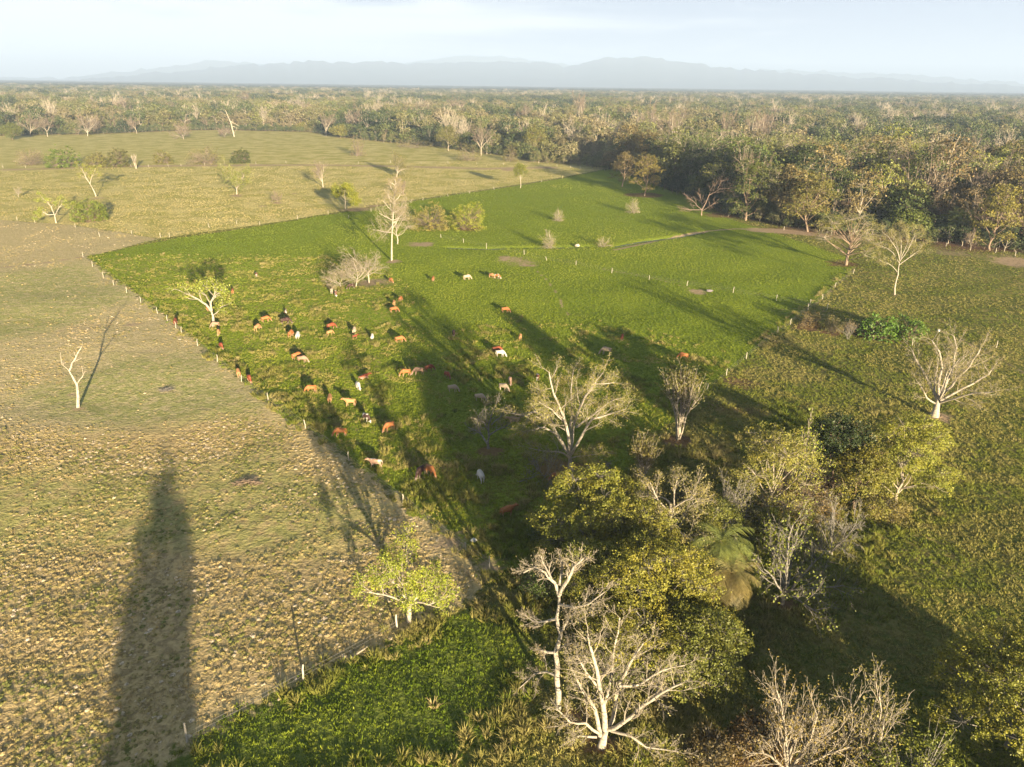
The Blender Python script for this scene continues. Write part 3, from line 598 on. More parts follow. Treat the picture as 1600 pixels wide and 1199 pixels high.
T('green_bush', 'bush', 1418, 530, 493, 50, 'broad-leaved green bush at the pole end of the hedge row', (.10, .18, .022), 'bark_brown', 'bush', leaves=14, ls=.45, lj=.35, ntip=200, seed=5)
T('sprouting_tree', 'shoots', 1060, 688, 574, 52, 'tall narrow tree with many upright stems between cattle pasture and right pasture', (.14, .14, .04), 'bark_pale', leaves=7, ls=.3, lj=.35, stems=8, rr=.014, lean=.10, n=(0, 7, 5))
T('bare_tree', 'fan', 766, 702, 626, 76, 'small grey leafless tree on a pinkish bare patch in the cattle pasture', (.27, .25, .21), bk='bark_grey', leaves=1.5, ls=.14, lj=.3, n=(0, 8, 6, 5, 3), tb=.25, rmin=.014, traced=[
  [.22, (763, 701, 0), (762, 690, 0), (764, 680, 0)], [.16, (762, 694, 0), (753, 680, 1), (745, 674, 1), (732, 668, 2)], [.16, (764, 684, 0), (763, 665, 0), (768, 648, -1), (775, 632, -1)], [.13, (765, 680, 0), (777, 672, 1), (788, 668, 1), (797, 662, 1)],
  [.12, (752, 680, 1), (746, 662, 1), (748, 650, 0), (757, 638, 0)], [.12, (764, 676, 0), (756, 660, -2), (750, 655, -3)], [.10, (768, 664, 0), (782, 652, 2), (790, 640, 2)]])
T('open_tree', 'fan', 890, 737, 574, 185, 'widest half-bare tree in the cattle pasture, pale limbs and lime leaves', (.30, .29, .10), 'bark_white', twig='bark_pale', leaves=3.4, ls=.16, lj=.32, rmin=.012, lv=5, n=(0, 9, 11, 6, 4), len=(.5, .33, .42, .5), ang=(48, 42, 38, 38), rf=.40, traced=[
  [.45, (892, 738, 0), (891, 720, 0), (890, 705, 0)], [.28, (891, 712, 0), (868, 676, 1), (858, 655, 1), (835, 643, 2), (822, 650, 2), (800, 646, 2)], [.26, (890, 708, 0), (888, 680, -1), (880, 650, -1), (865, 615, -1), (858, 582, -2)],
  [.24, (891, 705, 0), (895, 670, 1), (905, 640, 1), (925, 605, 2), (942, 583, 2)], [.22, (891, 712, 0), (910, 680, -2), (925, 655, -2), (950, 648, -2), (976, 640, -3)], [.18, (890, 700, 0), (893, 650, 3), (892, 610, 4), (896, 578, 5)],
  [.16, (900, 668, 0), (925, 650, 2), (950, 630, 2), (972, 622, 3)], [.16, (872, 680, 0), (850, 668, -2), (835, 672, -3), (812, 676, -3)], [.14, (866, 665, 0), (850, 630, 4), (838, 610, 5)],
  [.14, (903, 645, 0), (915, 618, -3), (930, 600, -4), (960, 598, -4)], [.14, (890, 716, 0), (870, 706, -3), (850, 705, -4), (826, 700, -5)], [.12, (892, 716, 0), (915, 712, -2), (945, 706, -3)], [.13, (882, 660, 0), (862, 640, -3), (842, 628, -4)]])
T('sprouting_tree', 'shoots', 1000, 768, 680, 36, 'upright thin-stemmed tree poking up behind the leafy yellow-green crowns', (.16, .15, .05), 'bark_pale', leaves=6, ls=.26, lj=.3, stems=9, lean=.12)
# ---- the grove at the lower right
T('leafy_tree', 'leafy', 925, 885, 735, 205, 'yellow-green leafy tree at the top left of the foreground grove', (.25, .265, .045), 'bark_grey', leaves=26, ls=.20, lj=.22, lobes=20, ntip=78, tb=.1)
T('leafy_tree', 'leafy', 1015, 1010, 850, 250, 'dense yellow-green leafy tree in the heart of the foreground grove', (.26, .26, .045), 'bark_grey', leaves=26, ls=.20, lj=.22, lobes=24, ntip=80, tb=.1)
T('leafy_tree', 'leafy', 1080, 1080, 945, 170, 'darker leafy tree low on the right side of the foreground grove', (.16, .18, .035), 'bark_grey', leaves=24, ls=.20, lj=.22, lobes=16, ntip=72, tb=.1)
T('leafy_tree', 'leafy', 985, 920, 778, 175, 'olive leafy tree filling the middle of the foreground grove', (.22, .23, .045), 'bark_grey', leaves=24, ls=.20, lj=.24, lobes=14, ntip=72, tb=.08)
T('leafy_tree', 'leafy', 1100, 880, 775, 120, 'olive leafy tree behind the drooping palms', (.18, .20, .045), 'bark_grey', leaves=20, ls=.21, lj=.24, lobes=12, ntip=60, tb=.08)
T('leafy_tree', 'leafy', 930, 968, 845, 150, 'low leafy tree right behind the top of the foreground pale bare tree', (.20, .22, .04), 'bark_grey', leaves=24, ls=.20, lj=.24, lobes=14, ntip=72, tb=.08)
T('bare_crowned_tree', 'umb', 1050, 895, 722, 150, 'tree with straight white trunk and wide twiggy crown rising from the grove', (.28, .26, .11), 'bark_white', leaves=3, ls=.16, lj=.3, tb=.6, n=(0, 10, 8, 5, 3), twig='bark_pale', rmin=.012)
T('twiggy_tree', 'fan', 1120, 858, 735, 110, 'greyish tangled leafless tree between white-trunked tree and palm', (.15, .15, .05), 'bark_grey', leaves=.6, ls=.24, lj=.3, twig='bark_grey')
T('open_tree', 'fan', 1222, 945, 775, 150, 'grey-stemmed tree with tufts of light green leaves on a red bare patch', (.20, .24, .035), 'bark_grey', leaves=1.7, ls=.24, lj=.32, tb=.18, rmin=.013)
T('twiggy_tree', 'fan', 1300, 868, 790, 105, 'low bare grey shrub reaching right from the light green tufted tree', bk='bark_grey', cat='shrub', tb=.1, ang=(65, 38, 36), rmin=.014)
T('leafy_tree', 'leafy', 1200, 815, 668, 165, 'olive leafy tree with arching pale limbs behind the tufted tree', (.25, .25, .06), 'bark_pale', leaves=16, ls=.21, lj=.24, lobes=15, ntip=66)
T('dark_tree', 'leafy', 1295, 772, 645, 130, 'dark green almost black tree in the right-hand thicket', (.040, .065, .020), 'bark_brown', leaves=20, ls=.30, lj=.26, lobes=13, ntip=60, tb=.1)
T('leafy_tree', 'leafy', 1400, 785, 638, 150, 'bright yellow-green tree at the right end of the thicket', (.27, .29, .05), 'bark_pale', leaves=28, ls=.20, lj=.24, lobes=17, ntip=74, tb=.1)
T('leafy_tree', 'leafy', 1335, 800, 690, 110, 'olive bushy tree in front of the dark green tree', (.20, .20, .04), 'bark_brown', leaves=17, ls=.24, lj=.24, lobes=12, ntip=60, tb=.08)
T('young_tree', 'fan', 1250, 775, 640, 60, 'thin young tree with lime leaf tips behind the dark green tree', LIME, 'bark_pale', leaves=.8, ls=.30, lj=.35, tb=.3)
T('twiggy_shrub', 'fan', 1240, 800, 738, 120, 'brown tangled leafless shrub below the dark green tree', TAN, 'bark_twig', 'shrub', leaves=.5, ls=.2, lj=.3, tb=.1, rmin=.014)
T('hero_bare_tree'.replace('hero_', 'pale_'), 'bare', 872, 1108, 862, 150, 'pale leafless tree with single slender trunk and side limbs in the foreground', (.36, .31, .22), bk='bark_white', twig='bark_pale', leaves=.4, ls=.11, lj=.2, rmin=.011, lv=5, n=(0, 8, 11, 6, 4), ang=(46, 42, 38, 38), len=(.42, .40, .45, .5), rf=.40, traced=[
  [.27, (872, 1108, 0), (870, 1060, 0), (868, 1020, 0), (876, 992, 0), (870, 965, 0), (874, 930, 0)], [.17, (874, 932, 0), (868, 912, .3), (852, 895, .6), (836, 886, .8), (818, 895, 1)], [.17, (874, 930, 0), (888, 905, -.4), (897, 885, -.5), (912, 872, -.7)],
  [.13, (874, 945, 0), (898, 950, -.8), (920, 944, -1.4), (945, 925, -2)], [.12, (871, 967, 0), (850, 972, .6), (832, 970, 1), (820, 962, 1.4)], [.14, (874, 915, 0), (878, 890, .8), (874, 868, 1)], [.13, (869, 1020, 0), (850, 1018, .3), (836, 1014, .5)],
  [.11, (868, 1056, 0), (854, 1050, .6), (835, 1053, 1), (812, 1075, 1.2)], [.10, (877, 990, 0), (888, 968, -1), (900, 955, -1.5)], [.09, (868, 1022, 0), (880, 1010, -1), (894, 1005, -1.4)], [.10, (862, 905, 0), (848, 878, 1.2), (845, 868, 1.5)]])
T('spreading_bare_tree', 'fan', 938, 1165, 955, 215, 'wide many-limbed pale leafless tree at the bottom of the foreground grove', (.32, .30, .13), 'bark_white', twig='bark_pale', leaves=.7, ls=.13, lj=.28, rmin=.011, lv=5, n=(0, 11, 12, 6, 4), ang=(44, 42, 38, 38), len=(.4, .38, .45, .5), rf=.40, traced=[
  [.4, (940, 1168, 0), (944, 1150, 0), (948, 1138, 0)], [.22, (938, 1150, 0), (930, 1110, .3), (912, 1082, .8), (895, 1050, 1)], [.26, (945, 1140, 0), (942, 1100, -.3), (936, 1070, -.4), (928, 1030, -.5), (918, 990, -.6)],
  [.2, (946, 1142, 0), (962, 1100, .8), (966, 1070, .9), (985, 1035, 1), (1005, 1005, 1)], [.2, (950, 1140, 0), (975, 1128, -.8), (1000, 1105, -1.2), (1030, 1085, -1.5), (1065, 1068, -1.8)], [.14, (940, 1148, 0), (915, 1130, -1), (890, 1128, -1.3), (872, 1110, -1.5)],
  [.14, (942, 1108, 0), (955, 1060, 1.5), (960, 1010, 2), (968, 965, 2.4)], [.14, (955, 1142, 0), (985, 1150, -.8), (1010, 1168, -1.2), (1060, 1175, -1.5)], [.12, (938, 1080, 0), (915, 1050, -1), (900, 1020, -1.2)], [.12, (966, 1072, 0), (1000, 1070, 1), (1035, 1048, 1.3), (1070, 1040, 1.5)],
  [.12, (932, 1152, 0), (905, 1150, -.5), (885, 1160, -.8)]])
T('twiggy_tree', 'fan', 1225, 1215, 1040, 150, 'twiggy tree at the bottom edge with reddish and yellow dry leaves', (.24, .19, .06), 'bark_pale', leaves=1.2, ls=.18, lj=.3, n=(0, 11, 8, 5, 3), tb=.15, ang=(58, 42, 38), rmin=.011)
T('twiggy_tree', 'fan', 1335, 1220, 1050, 150, 'pale twiggy tree at the bottom edge nearest the leafy corner tree', (.24, .22, .06), 'bark_pale', leaves=1.2, ls=.18, lj=.3, n=(0, 11, 8, 5, 3), tb=.15, ang=(58, 42, 38), rmin=.011, seed=77)
T('leafy_tree', 'leafy', 1572, 1165, 985, 265, 'large yellow-green leafy tree filling the bottom right corner', (.24, .25, .04), 'bark_grey', leaves=28, ls=.19, lj=.20, lobes=24, ntip=84)
T('leafy_bush', 'bush', 1400, 1270, 1140, 150, 'low green bush at the bottom edge beneath the pale twiggy tree', (.19, .22, .035), 'bark_grey', 'bush', leaves=22, ls=.22, lj=.26, ntip=300)
T('lime_tree', 'umb', 640, 972, 846, 128, 'small lime-green leafy tree alone at the corner of the stubble field', (.29, .345, .045), 'bark_white', leaves=18, ls=.18, lj=.26, n=(0, 9, 7, 5), lv=4, tb=.25, ang=(60, 42, 38), rr=.028, twig='bark_pale', rmin=.018)
# dry branches lying under the widest half-bare tree
T('fallen_branches'.replace('branches', 'branch'), 'fan', 850, 748, 708, 75, 'grey fallen dead branch beside the orange cow under the half-bare tree', bk='bark_grey', cat='dead branch', n=(0, 8, 6, 4), tb=.1, ang=(70, 40, 36), rmin=.022)
T('fallen_branch', 'fan', 935, 742, 722, 70, 'grey fallen dead branch on the ground right of the half-bare tree', bk='bark_grey', cat='dead branch', n=(0, 6, 5, 4), tb=.1, ang=(75, 40, 36), rmin=.022)
UND = 'low dark shrubs filling the grove'
for i, (x, y, t, w, c_, lb) in enumerate([(852, 842, 800, 60, (.10, .14, .03), 'low green shrub left of the top of the foreground grove'), (846, 925, 880, 60, (.08, .12, .03), 'dark shrub in the shade left of the foreground grove'), (955, 1065, 1015, 90, (.12, .14, .03), 'shaded shrub behind the wide pale leafless tree'),
     (1120, 1010, 960, 80, (.08, .11, .03), 'dark shrub below the drooping palms'), (1150, 812, 770, 90, (.13, .14, .04), 'olive shrub between grove and thicket'), (1260, 800, 765, 90, (.16, .12, .05), 'brown undergrowth shrub below the dark green tree'),
     (1370, 800, 770, 80, (.18, .16, .05), 'straw-coloured undergrowth shrub below the bright yellow-green tree'), (1180, 1165, 1120, 90, (.15, .10, .045), 'reddish dry shrub at the bottom edge left of the twiggy trees'), (1110, 1190, 1150, 80, (.13, .10, .045), 'brownish dry shrub beside the roots of the wide leafless tree'),
     (1290, 1180, 1110, 100, (.20, .19, .05), 'yellowish shrub under the twiggy trees'), (925, 790, 760, 60, (.15, .17, .04), 'small shrub behind the top of the foreground grove'), (1075, 800, 752, 90, (.15, .15, .04), 'twiggy olive shrub behind the white straight trunk')]):
    T('shrub', 'bush', x, y, t, w, lb, c_, 'bark_grey', 'shrub', group=UND, leaves=14, ls=.24, lj=.26, ntip=220)
# palm in the grove
def palm_meshes(name, H, fr, nf, seed, droop=1.0, leafm='leaf'):
    rng = np.random.default_rng(seed); rnd = random.Random(seed)
    pts = [(0, 0, -.1)]; x = y = 0
    for i in range(6): x += rnd.gauss(0, .06) * H / 10; y += rnd.gauss(0, .06) * H / 10; pts.append((x, y, H * (i + 1) / 6))
    Vt, Qt = tubes([(0, pts, .22, .16)], (8,)); VV = []; QQ = []; vv = []; off = 0
    for k in range(nf):
        az = k * 2.4 + rnd.gauss(0, .2); el = R(75 - 105 * (k / nf) ** .8 * droop); L = fr * rnd.uniform(.85, 1.1); n = 16
        p = np.array([x, y, H]); rib = [p.copy()]; e = el; n = 24
        for i in range(n): e -= R(3.6) * droop; d = np.array([math.cos(az) * math.cos(e), math.sin(az) * math.cos(e), math.sin(e)]); p = p + d * L / n; rib.append(p.copy())
        side = np.array([-math.sin(az), math.cos(az), 0]); val = .25 + .6 * (1 - k / nf) + rnd.gauss(0, .1)
        for i in range(1, n):
            w = math.sin(math.pi * (i + 1) / (n + 2)) * L * .24; dd = (rib[i + 1 if i < n else i] - rib[i - 1]); dd /= np.linalg.norm(dd)
            for s in (-1, 1):
                tip = rib[i] + side * s * w + dd * w * .7 + np.array([0, 0, -w * .45 * rnd.uniform(.6, 1.5)]); wd = dd * L * .0085
                VV += [rib[i] - wd, rib[i] + wd, tip + wd * .3, tip - wd * .3]; QQ.append([off, off + 1, off + 2, off + 3]); off += 4; vv.append(np.clip(val + rnd.gauss(0, .1), 0, 1))
    tm = mk_mesh(name + '_trunk', Vt, Qt, [MATS['bark_brown']]); cm_ = mk_mesh(name + '_crown', VV, QQ, [MATS[leafm]], None, 0, vv); return tm, cm_
for (x, y, t, w, c, lb, sdv) in [(1112, 945, 822, 120, (.15, .18, .045), 'drooping palm with golden-green fronds in the middle of the grove', 3), (1128, 985, 872, 115, (.19, .165, .06), 'drooping palm with dry hanging fronds at the right of the grove', 4)]:
    B = G(x, y); H = height_at(B, x, t) * .82; fr = w * depth(B) / F * .50
    tm, cm_ = palm_meshes('palm_tree', H, fr, 46, sdv, 1.2); put_tree('palm_tree', tm, cm_, B, 0, 1, c, lb, 'palm tree'); HERO.append((B, fr * 2, H))

# ---- trees that stand out of the forest wall
FT = [  # kind, base x, y, top, width, colour, label
 ('bare', 1054, 242, 162, 60, GREY, 'pale tree with thick curved trunk rising tallest above the forest edge'),
 ('bare', 1013, 228, 156, 42, GREY, 'white forked leafless tree standing left of the tall curved-trunk tree in the forest'),
 ('bare', 906, 208, 143, 26, GREY, 'thin straight leafless tree in the forest behind the pasture'),
 ('bare', 655, 202, 156, 38, GREY, 'white fan-shaped leafless tree in the middle of the far forest'),
 ('bare', 1136, 238, 170, 36, TAN, 'leafless tree with S-shaped pale trunk in the forest'),
 ('bare', 1168, 238, 168, 30, GREY, 'white-limbed leafless tree, first of the three pale ones in the forest'),
 ('bare', 1180, 244, 176, 30, GREY, 'white-limbed leafless tree, middle of the three pale ones in the forest'),
 ('bare', 1192, 236, 166, 34, GREY, 'white-limbed leafless tree, last of the three pale ones in the forest'),
 ('bare', 1215, 272, 215, 40, GREY, 'pale leafless tree leaning right at the shaded front of the forest'),
 ('fan', 1494, 282, 205, 112, TAN, 'large round leafless tree crowning the right-hand forest'),
 ('umb', 1470, 365, 300, 40, SAGE, 'thin white-trunked tree in front of the dark right-hand forest'),
 ('leafy', 1546, 392, 285, 72, (.17, .16, .04), 'tall yellow-olive tree with pale trunk at the right forest front'),
 ('bare', 1516, 392, 358, 24, TAN, 'small leafless shrub on bare soil at the right forest front'),
 ('leafy', 1262, 362, 265, 84, (.15, .145, .04), 'big olive tree at the forest front above the eroded bank'),
 ('leafy', 1165, 345, 245, 66, (.07, .09, .02), 'deep green tree beside the pinkish fallen crown'),
 ('leafy', 1420, 372, 325, 76, (.09, .12, .02), 'rounded green tree behind the broad feathery tree'),
 ('leafy', 838, 246, 196, 46, (.15, .155, .045), 'palm-like olive tree with arching limbs at the far pasture corner'),
 ('bare', 752, 243, 190, 38, TAN, 'leafless tan tree behind the greyish round bush'),
 ('bare', 510, 213, 176, 28, GREY, 'leafless tree with pale trunk at the left part of the far treeline'),
 ('leafy', 532, 216, 195, 34, (.15, .15, .045), 'small yellow-olive tree at the left part of the far treeline'),
 ('bare', 562, 208, 160, 36, TAN, 'reddish-brown leafless tree in the far treeline'),
 ('bare', 484, 194, 158, 28, GREY, 'small white leafless tree behind the far clearing'),
 ('bare', 390, 178, 142, 40, GREY, 'pale V-shaped leafless tree above the far clearing'),
 ('bare', 201, 190, 150, 42, GREY, 'white forked leafless tree, tallest on the left of the far forest'),
 ('fan', 278, 190, 158, 50, GREY, 'wide fan-shaped pale leafless tree left in the far forest'),
 ('fan', 137, 213, 177, 48, GREY, 'low fan-shaped leafless tree at the edge of the far clearing'),
 ('bare', 214, 209, 182, 22, TAN, 'small tan leafless tree standing at the edge of the far clearing'),
 ('fan', 287, 218, 190, 32, (.2, .2, .08), 'light green thin tree standing forward in the far clearing'),
 ('fan', 351, 215, 195, 30, GREY, 'small fan-shaped leafless bush beside the leaning dead trunk'),
 ('bare', 75, 214, 180, 30, TAN, 'tan leafless tree at the left end of the far clearing'),
 ('bare', 48, 214, 178, 34, TAN, 'broad tan leafless tree at the left end of the far clearing'),
 ('leafy', 20, 219, 192, 34, (.10, .12, .03), 'green bushy tree at the left margin of the far clearing'),
 ('leafy', 475, 205, 190, 40, OLIVE, 'low olive tree in front of the far treeline'),
 ('bare', 1205, 215, 178, 30, TAN, 'small leafless tree above the three pale trees'),
 ('bare', 1306, 190, 160, 34, TAN, 'leafless tan tree among the palms of the forest'),
 ('bare', 1430, 200, 172, 30, TAN, 'leafless tree standing in the upper right forest'),
 ('bare', 820, 205, 160, 30, GREY, 'leafless tree with slim trunk in the forest behind the far pasture corner'),
 ('bare', 715, 190, 150, 30, TAN, 'thin leafless tree rising right of the white fan-shaped one'),
]
FTB = []
for k, x, y, t, w, c_, lb in FT:
    kw = dict(twig='bark_twig')
    B = G(x, y); big = depth(B) / 500
    if k != 'leafy': FTB.append((B.x, B.y, w * depth(B) / F))
    if k == 'leafy': kw.update(leaves=9, ls=.42 + .3 * big, lj=.35 + .3 * big, tb=.03, lobes=13, ntip=44)
    if k == 'leafy': c_ = tuple(v * 1.3 for v in c_)
    elif k == 'umb': kw.update(leaves=4, ls=.5)
    else: kw.update(rmin=.02 + .03 * big, rr=.02)
    T({'bare': 'bare_tree', 'fan': 'bare_tree', 'umb': 'slender_tree', 'leafy': 'leafy_tree'}[k], k, x, y, t, w, lb, c_, 'bark_white' if c_ is GREY else 'bark_pale' if k != 'leafy' else 'bark_brown', **kw)
# leaning dead trunk in the far clearing
T('leaning_dead_tree', 'bare', 367, 214, 170, 20, 'leaning pale dead trunk in the far clearing', bk='bark_white', cat='dead tree', lv=2, n=(0, 2), rmin=.06, traced=[
  [.7, (366, 214, 0), (362, 197, 0), (358, 186, 0), (352, 172, 0)], [.35, (359, 189, 0), (368, 194, 1), (374, 198, 1)], [.35, (362, 197, 0), (370, 200, -1), (366, 208, -1)]])

# ---- forest fill: prototypes, then individuals for the nearest ones, one stuff object for the rest
def proto(kind, H, Wd, seed, bk, lf='leaf', **kw):
    P = dict(PRE[kind]); P.update(kw); return tree_meshes('forest_tree', P, H, Wd, seed, bk, leafmat_=lf)
PK = [('leafy', 16, 13, 101, 'bark_brown', dict(leaves=7, ls=.60, lj=.45, tb=.14, lobes=10)), ('leafy', 18, 12, 102, 'bark_pale', dict(leaves=6, ls=.58, lj=.45, tb=.22, lobes=9)),
      ('leafy', 14, 14, 103, 'bark_brown', dict(leaves=8, ls=.62, lj=.45, tb=.10, lobes=12)), ('leafy', 19, 11, 104, 'bark_pale', dict(leaves=6, ls=.55, lj=.4, tb=.28, lobes=8)),
      ('umb', 17, 15, 105, 'bark_pale', dict(leaves=3, ls=.5, lj=.6, rmin=.03, n=(0, 8, 7, 5), lv=4)), ('leafy', 12, 11, 106, 'bark_brown', dict(leaves=7, ls=.6, lj=.45, tb=.06, lobes=10))]
BK = [('bare', 18, 11, 111, 'bark_pale', dict(rmin=.03, twig='bark_twig', n=(0, 8, 7, 6), lv=4)), ('fan', 16, 14, 112, 'bark_twig', dict(rmin=.03, n=(0, 9, 8, 6), lv=4, leaves=1, ls=.4)), ('fan', 15, 12, 113, 'bark_pink', dict(rmin=.03, twig='bark_twig', n=(0, 9, 8, 6), lv=4, leaves=2, ls=.4))]
protos = {'leafy': [proto(k, H, w, s, b, **kw) for k, H, w, s, b, kw in PK], 'bare': [proto(k, H, w, s, b, **kw) for k, H, w, s, b, kw in BK],
          'palm': [palm_meshes('forest_palm', 11, 4.6, 22, 121, 1.0), palm_meshes('forest_palm', 8, 4.8, 22, 122, .9)]}
# candidate points on a jittered grid that widens with distance
pts = []
d = 150.0
while d < 4300:
    s = 8.0 + d / 150 if d > 700 else 10.0 + d / 300
    if d > 700: s = max(s, 11)
    half = d * math.tan(R(39.5)) + 30; n_ = int(2 * half / s)
    for i in range(n_): pts.append((-half + (i + random.random()) * s, d + random.uniform(-.45, .45) * s, s))
    d += s * .92
pts = np.array(pts)
ok = sdf(pts[:, :2], Z_FOREST) > 2.0
# small clearings inside the wood
clear = [(1310, 215, 26, 3), (1560, 218, 26, 5), (1155, 210, 14, 2)]
for x, y, rx, ry in clear:
    c0 = G(x, y); e1 = (G(x + rx, y) - c0).length; e2 = (G(x, y - ry) - G(x, y + ry)).length / 2
    ok &= np.hypot((pts[:, 0] - c0.x) / e1, (pts[:, 1] - c0.y) / e2) > 1
for B, Wd, H in HERO: ok &= np.hypot(pts[:, 0] - B.x, pts[:, 1] - B.y) > min(Wd * .28, 5)
pts = pts[ok]; dist = np.hypot(pts[:, 0], pts[:, 1])
inw = np.abs(pts[:, 0]) < (pts[:, 1] * .78)
order = np.argsort(np.where(inw, dist, dist + 1e5)); pts = pts[order]
NI = 300
FTB = np.array(FTB)
def before_pale(P):
    """True where a tree stands right in front of one of the pale trees that tower over the wood, where the wood is lower"""
    o = np.zeros(len(P), bool)
    for bx, by, w in FTB:
        h = np.array([bx, by]) / math.hypot(bx, by); q = np.array([bx, by]) - P; al = q @ h; la = np.abs(q @ np.array([h[1], -h[0]])); o |= (la < max(w * .5, 6)) & (al > -6) & (al < 70)
    return o
low_f = before_pale(pts[:, :2])
tone = vnoise(pts[:, :2], 60, 91) * .55 + RNG.random(len(pts)) * .45
LEAFC = [((.045, .062, .020), 'dark green'), ((.085, .115, .028), 'green'), ((.125, .14, .04), 'olive'), ((.155, .13, .05), 'brownish olive'), ((.18, .20, .04), 'yellow-green'), ((.19, .15, .07), 'tan-brown')]
def where(p):
    a = math.degrees(math.atan2(p[0], p[1])); e = sdf(np.array([[p[0], p[1]]]), Z_FOREST)[0]
    side = 'behind the green pasture' if a < 16 else 'along the right-hand forest'
    return ('in the front row ' if e < 14 else 'among the crowns ') + side
def proj(p):
    v = Vector((p[0], p[1], 10)) - Vector((0, 0, CH)); z = v.dot(fwd); return CX + v.dot(rt) / z * F, CY - v.dot(up) / z * F
ANCH = [(1054, 235, 'the tall curved-trunk tree'), (1013, 225, 'the white forked leafless tree'), (1136, 235, 'the S-shaped pale trunk'), (1180, 238, 'the three white-limbed trees'), (1215, 262, 'the pale leaning leafless tree'), (1494, 262, 'the big round leafless tree'),
        (1470, 350, 'the thin white-trunked tree'), (1546, 360, 'the tall yellow-olive tree'), (1262, 330, 'the big olive tree above the eroded bank'), (1165, 320, 'the deep green tree by the fallen crown'), (1420, 355, 'the rounded green tree'),
        (838, 235, 'the palm-like olive tree'), (1007, 280, 'the brown-green shade tree'), (752, 235, 'the leafless tan tree'), (1096, 325, 'the pinkish fallen crown'), (1322, 370, 'the broad feathery tree'), (1306, 185, 'the tan tree among palms'), (906, 200, 'the thin straight leafless tree')]
ORD = ['', 'second ', 'third ', 'fourth ', 'fifth ', 'sixth ', 'seventh ', 'eighth ', 'ninth ', 'tenth ', 'eleventh ', 'twelfth ', 'thirteenth ', 'fourteenth ', 'fifteenth ', 'sixteenth ', 'seventeenth ', 'eighteenth ', 'nineteenth ', 'twentieth ']
cnt = {}
def forest_label(what, p, S3):
    x, y = proj(p); a = min(ANCH, key=lambda q: math.hypot(q[0] - x, (q[1] - y) * 2.5)); dx, dy = x - a[0], (y - a[1]) * 2.5; r = math.hypot(dx, dy)
    rel = ('left of ' if dx < 0 else 'right of ') if abs(dx) > abs(dy) else ('behind ' if dy < 0 else 'in front of ')
    far = 'just ' if r < 28 else '' if r < 60 else 'well '; s = S3[2]; size = 'low ' if s < .7 else 'tall ' if s > 1.4 else 'mid-height ' if s < 1.15 else 'high '
    k = (what, size, far, rel, a[2]); n = cnt.get(k, 0); cnt[k] = n + 1
    return '%s%s%s %s%s%s' % (ORD[min(n, 19)], size, what, far, rel, a[2])
for i in range(min(NI, len(pts))):
    x, y, s = pts[i]; u = tone[i] + random.gauss(0, .06); q = random.random(); e = sdf(np.array([[x, y]]), Z_FOREST)[0]
    sc = random.uniform(.95, 1.75) if e > 9 else random.uniform(.45, .95); S3 = (sc * random.uniform(.9, 1.15), sc * random.uniform(.9, 1.15), sc * random.uniform(.85, 1.12))
    if e < 9: S3 = (S3[0] * 1.25, S3[1] * 1.25, S3[2])
    if low_f[i] and e >= 9: S3 = (S3[0] * .72, S3[1] * .72, S3[2] * .48)
    if q < .13 and e > 10:
        tm, cm_ = random.choice(protos['bare']); lb = 'leafless %s tree %s' % ('pale twiggy', where((x, y))); nm, col, cat = 'bare_tree', (.17, .13, .07), 'tree'
    elif q < .19 and math.atan2(x, y) > .2:
        tm, cm_ = random.choice(protos['palm']); lb = 'palm tree with arching fronds ' + where((x, y)); nm, col, cat = 'palm_tree', (.085, .11, .035), 'palm tree'; S3 = tuple(v * 1.15 for v in S3)
    else:
        tm, cm_ = random.choice(protos['leafy']); ci = int(np.clip(u * 8.2 - 1.3, 0, 5)); c0, cn = LEAFC[ci]
        k = random.uniform(.85, 1.2); col = tuple(v * k for v in c0); lb = '%s leafy tree %s' % (cn, where((x, y))); nm, cat = 'forest_tree', 'tree'
    kind_ = {'palm_tree': 'palms', 'bare_tree': 'leafless trees'}.get(nm, 'leafy trees')
    what = 'arching palm' if nm == 'palm_tree' else 'pale twiggy leafless tree' if nm == 'bare_tree' else cn + ' leafy tree'
    put_tree(nm, tm, cm_, (x, y, -.1), random.random() * 6.28, S3, col, forest_label(what, (x, y), S3), cat, kind_ + ' of the forest ' + ('behind the green pasture' if math.degrees(math.atan2(x, y)) < 16 else 'on the right-hand side'))

